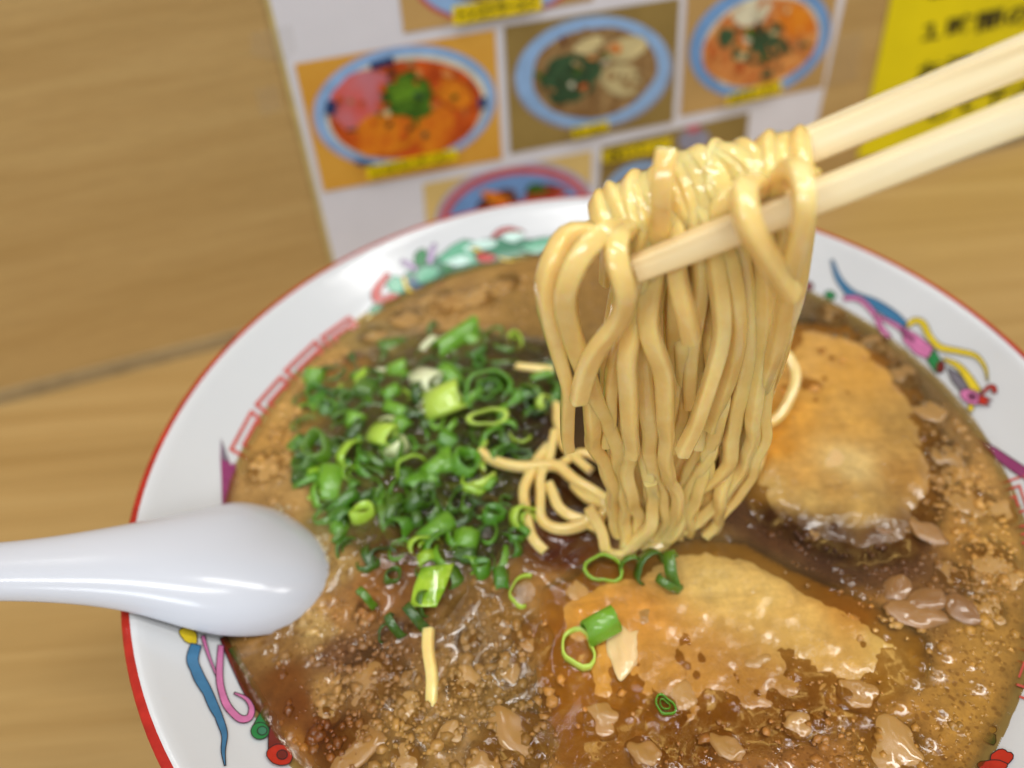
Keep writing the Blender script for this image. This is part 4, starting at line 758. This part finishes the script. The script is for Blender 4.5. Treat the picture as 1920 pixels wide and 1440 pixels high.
Fq = np.c_[a_, b_, c_, d_][good]; me = bpy.data.meshes.new('soup'); me.vertices.add(len(keep)); me.vertices.foreach_set('co', V[keep].ravel().astype(np.float32)); me.loops.add(Fq.size); me.loops.foreach_set('vertex_index', Fq.ravel().astype(np.int32)); me.polygons.add(len(Fq)); me.polygons.foreach_set('loop_start', np.arange(0, Fq.size, 4, dtype=np.int32)); me.update(calc_edges=True); me.polygons.foreach_set('use_smooth', np.ones(len(Fq), bool))
soup = link('ramen_soup', me, None, [BROTH]); tag(soup, 'brown cloudy pork broth with foam filling the bowl', 'soup')
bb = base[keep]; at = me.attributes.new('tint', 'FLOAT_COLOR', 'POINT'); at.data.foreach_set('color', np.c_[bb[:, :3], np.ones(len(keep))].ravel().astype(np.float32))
at = me.attributes.new('foam', 'FLOAT', 'POINT'); at.data.foreach_set('value', np.clip(bb[:, 3], 0, 1).astype(np.float32))
depth = ZS - np.interp(RADI.ravel()[keep], PR, PZ); ang = np.arctan2(GY.ravel()[keep], GX.ravel()[keep])
clear = np.exp(-np.maximum(depth, 0) / .0014); clear *= .85; clear = np.maximum(clear, .62 * heap.ravel()[keep])
kx, ky = X[keep], Y[keep]
for lx, ly, lr in LUMPXY:
    w_ = np.where((abs(kx - lx) < 2.2 * lr) & (abs(ky - ly) < 2.2 * lr))[0]; clear[w_] = np.maximum(clear[w_], .82 * np.exp(-(np.hypot(kx[w_] - lx, ky[w_] - ly) / (1.35 * lr)) ** 4))
clear = np.maximum(clear, .85 * slc.ravel()[keep])
clear = np.maximum(clear, .12 * (1 - np.clip(bb[:, 3], 0, 1)))
at = me.attributes.new('clear', 'FLOAT', 'POINT'); at.data.foreach_set('value', clear.astype(np.float32))

nu = 96; uv = [(0, 0, ZS - .0030)] + [(.0800 * k / 6 * math.cos(2 * math.pi * i / nu), .0800 * k / 6 * math.sin(2 * math.pi * i / nu), ZS - .0030) for k in range(1, 7) for i in range(nu)]
uf = [(0, 1 + i, 1 + (i + 1) % nu) for i in range(nu)] + [(1 + (k - 1) * nu + i, 1 + k * nu + i, 1 + k * nu + (i + 1) % nu, 1 + (k - 1) * nu + (i + 1) % nu) for k in range(1, 6) for i in range(nu)]
mesh('deep_broth', uv, uf, [plain('deep_broth', (112, 96, 52), .3, .4, 140)], soup)
# crumbs of fat and rings of bubbles, far too many to count
def crumbs(name, places, mat, label, cat, sub=1, flat=.7):
    bm = bmesh.new(); bmesh.ops.create_icosphere(bm, subdivisions=sub, radius=1); bv = np.array([v.co[:] for v in bm.verts]); bf = [[v.index for v in f.verts] for f in bm.faces]; bm.free(); V, Fs = [], []
    for (x, y, z, r) in places:
        k = len(V); s = 1 + .25 * rng.standard_normal((len(bv), 1)) * (sub == 1 and flat < .9); pts_ = bv * s * [r * rng.uniform(.8, 1.3), r * rng.uniform(.8, 1.3), r * flat] + [x, y, z]; V.extend(map(tuple, pts_)); Fs.extend(tuple(i + k for i in f) for f in bf)
    return tag(mesh(name, V, Fs, [mat]), label, cat, kind='stuff')
def granules(name, places, mat, label, cat, gain, sub=1, flat=.6, jag=.2):
    bm = bmesh.new(); bmesh.ops.create_icosphere(bm, subdivisions=sub, radius=1); bv = np.array([v.co[:] for v in bm.verts]); bf = np.array([[v.index for v in f.verts] for f in bm.faces]); bm.free()
    P = np.array(places); n, k = len(P), len(bv); jit = 1 + jag * rng.standard_normal((n, k, 1)); sc = np.stack([P[:, 3] * rng.uniform(.8, 1.35, n), P[:, 3] * rng.uniform(.8, 1.35, n), P[:, 3] * flat], 1)
    V = (bv[None] * jit * sc[:, None] + P[:, None, :3]).reshape(-1, 3); Fs = (bf[None] + (np.arange(n) * k)[:, None, None]).reshape(-1, 3)
    o = mesh(name, V.tolist(), Fs.tolist(), [mat]); c = rbf(SOUPC, P[:, 0], P[:, 1]); g = rng.uniform(gain[0], gain[1], n)[:, None]; c = np.repeat(np.clip(c[:, :3] * g, 0, .8), k, 0)
    a = o.data.attributes.new('tint', 'FLOAT_COLOR', 'POINT'); a.data.foreach_set('color', np.c_[c, np.ones(len(c))].ravel().astype(np.float32)); return tag(o, label, cat, kind='stuff')
def gran_mat(name, rough, sss):
    t = NT(name); at = t.n('Attribute', attribute_name='tint'); v = t.mapv(); f = t.noise(v, 900, 4, .6)
    t.set(Base_Color=t.mix(1.0, at.outputs['Color'], t.ramp(f, [(.3, (.75, .7, .62)), (.7, (1.15, 1.12, 1.08))]), 'MULTIPLY'), Roughness=rough, IOR=1.45, Normal=t.bump(f, .25, .0003)); t.sss(sss, (1, .6, .3), .001); return t.m
GM = gran_mat('fat_grain', .06, .25); BM = gran_mat('broth_bubble', .02, 0)
TREE = [(lx, ly, lr) for lx, ly, lr in LUMPXY]
def soup_z(x, y):
    i_ = min(N - 1, max(0, int((x + .0905) / cell + .5))); j_ = min(N - 1, max(0, int((y + .0905) / cell + .5))); return ZS + H[j_, i_]
pl = []
zones = [(620, 1160, 90, 45, 160), (700, 1260, 150, 110, 700), (860, 1330, 160, 100, 700), (930, 1180, 70, 80, 260), (640, 1390, 110, 60, 260), (550, 800, 70, 90, 420), (490, 880, 40, 50, 120), (640, 700, 80, 45, 260), (850, 565, 170, 40, 460), (1000, 570, 60, 50, 140), (1800, 900, 80, 100, 700), (1850, 1080, 60, 120, 560), (1640, 640, 90, 60, 260), (1740, 1100, 100, 70, 260), (1600, 1400, 200, 50, 160), (1550, 1010, 110, 45, 160), (1600, 1180, 120, 60, 120), (1560, 780, 120, 120, 260)]
for cx, cy, sx, sy, n in zones:
    for _ in range(int(n * .45)):
        x, y = random.gauss(cx, sx * .6), random.gauss(cy, sy * .6); p = on_soup(x, y)
        if math.hypot(p[0], p[1]) > .0868 or inside(HEAP, x, y): continue
        r = min(.0016, .00035 * math.exp(random.gauss(.35, .5))); pl.append((p[0], p[1], soup_z(p[0], p[1]) + random.uniform(-.35, .05) * r, r))
granules('fat_grains', pl, GM, 'tiny tan fat grains scattered through the broth', 'fat grains', (.95, 1.35))
bu = []
foamy = np.array([(x, y) for x, y in zip(rng.uniform(500, 1920, 26000), rng.uniform(1060, 1440, 26000))]); fp = np.array([on_soup(x, y) for x, y in foamy]); fv = rbf(SOUPC, fp[:, 0], fp[:, 1])[:, 3]
for p, f_, (x, y) in zip(fp, fv, foamy):
    if math.hypot(p[0], p[1]) > .0865 or random.random() > max(0, f_ - .15) * .07: continue
    r = .00022 * math.exp(random.gauss(0, .38)); bu.append((p[0], p[1], soup_z(p[0], p[1]) - .25 * r, r))
granules('foam_bubbles', bu, BM, 'small glossy bubbles in the brown foam of the broth', 'foam', (.75, 1.2), 2, .7, 0)
bl_ = []
for _ in range(420):
    k = random.randrange(47, 63); s = random.choice((-1, 1)); d = SPATH[min(k + 1, 63)] - SPATH[k - 1]; d /= np.linalg.norm(d); sd = np.cross(d, UP); p = SPATH[k] + sd * s * (SW[k] + abs(random.gauss(0, .0016))) + d * abs(random.gauss(0, .0022)) * (k > 55)
    if math.hypot(p[0], p[1]) < .085: r = random.uniform(.0003, .0008); bl_.append((p[0], p[1], ZS + .0003, r))
crumbs('spoon_froth', bl_, GLASSB, 'pale froth of bubbles clinging round the spoon tip', 'foam', 2, .9)
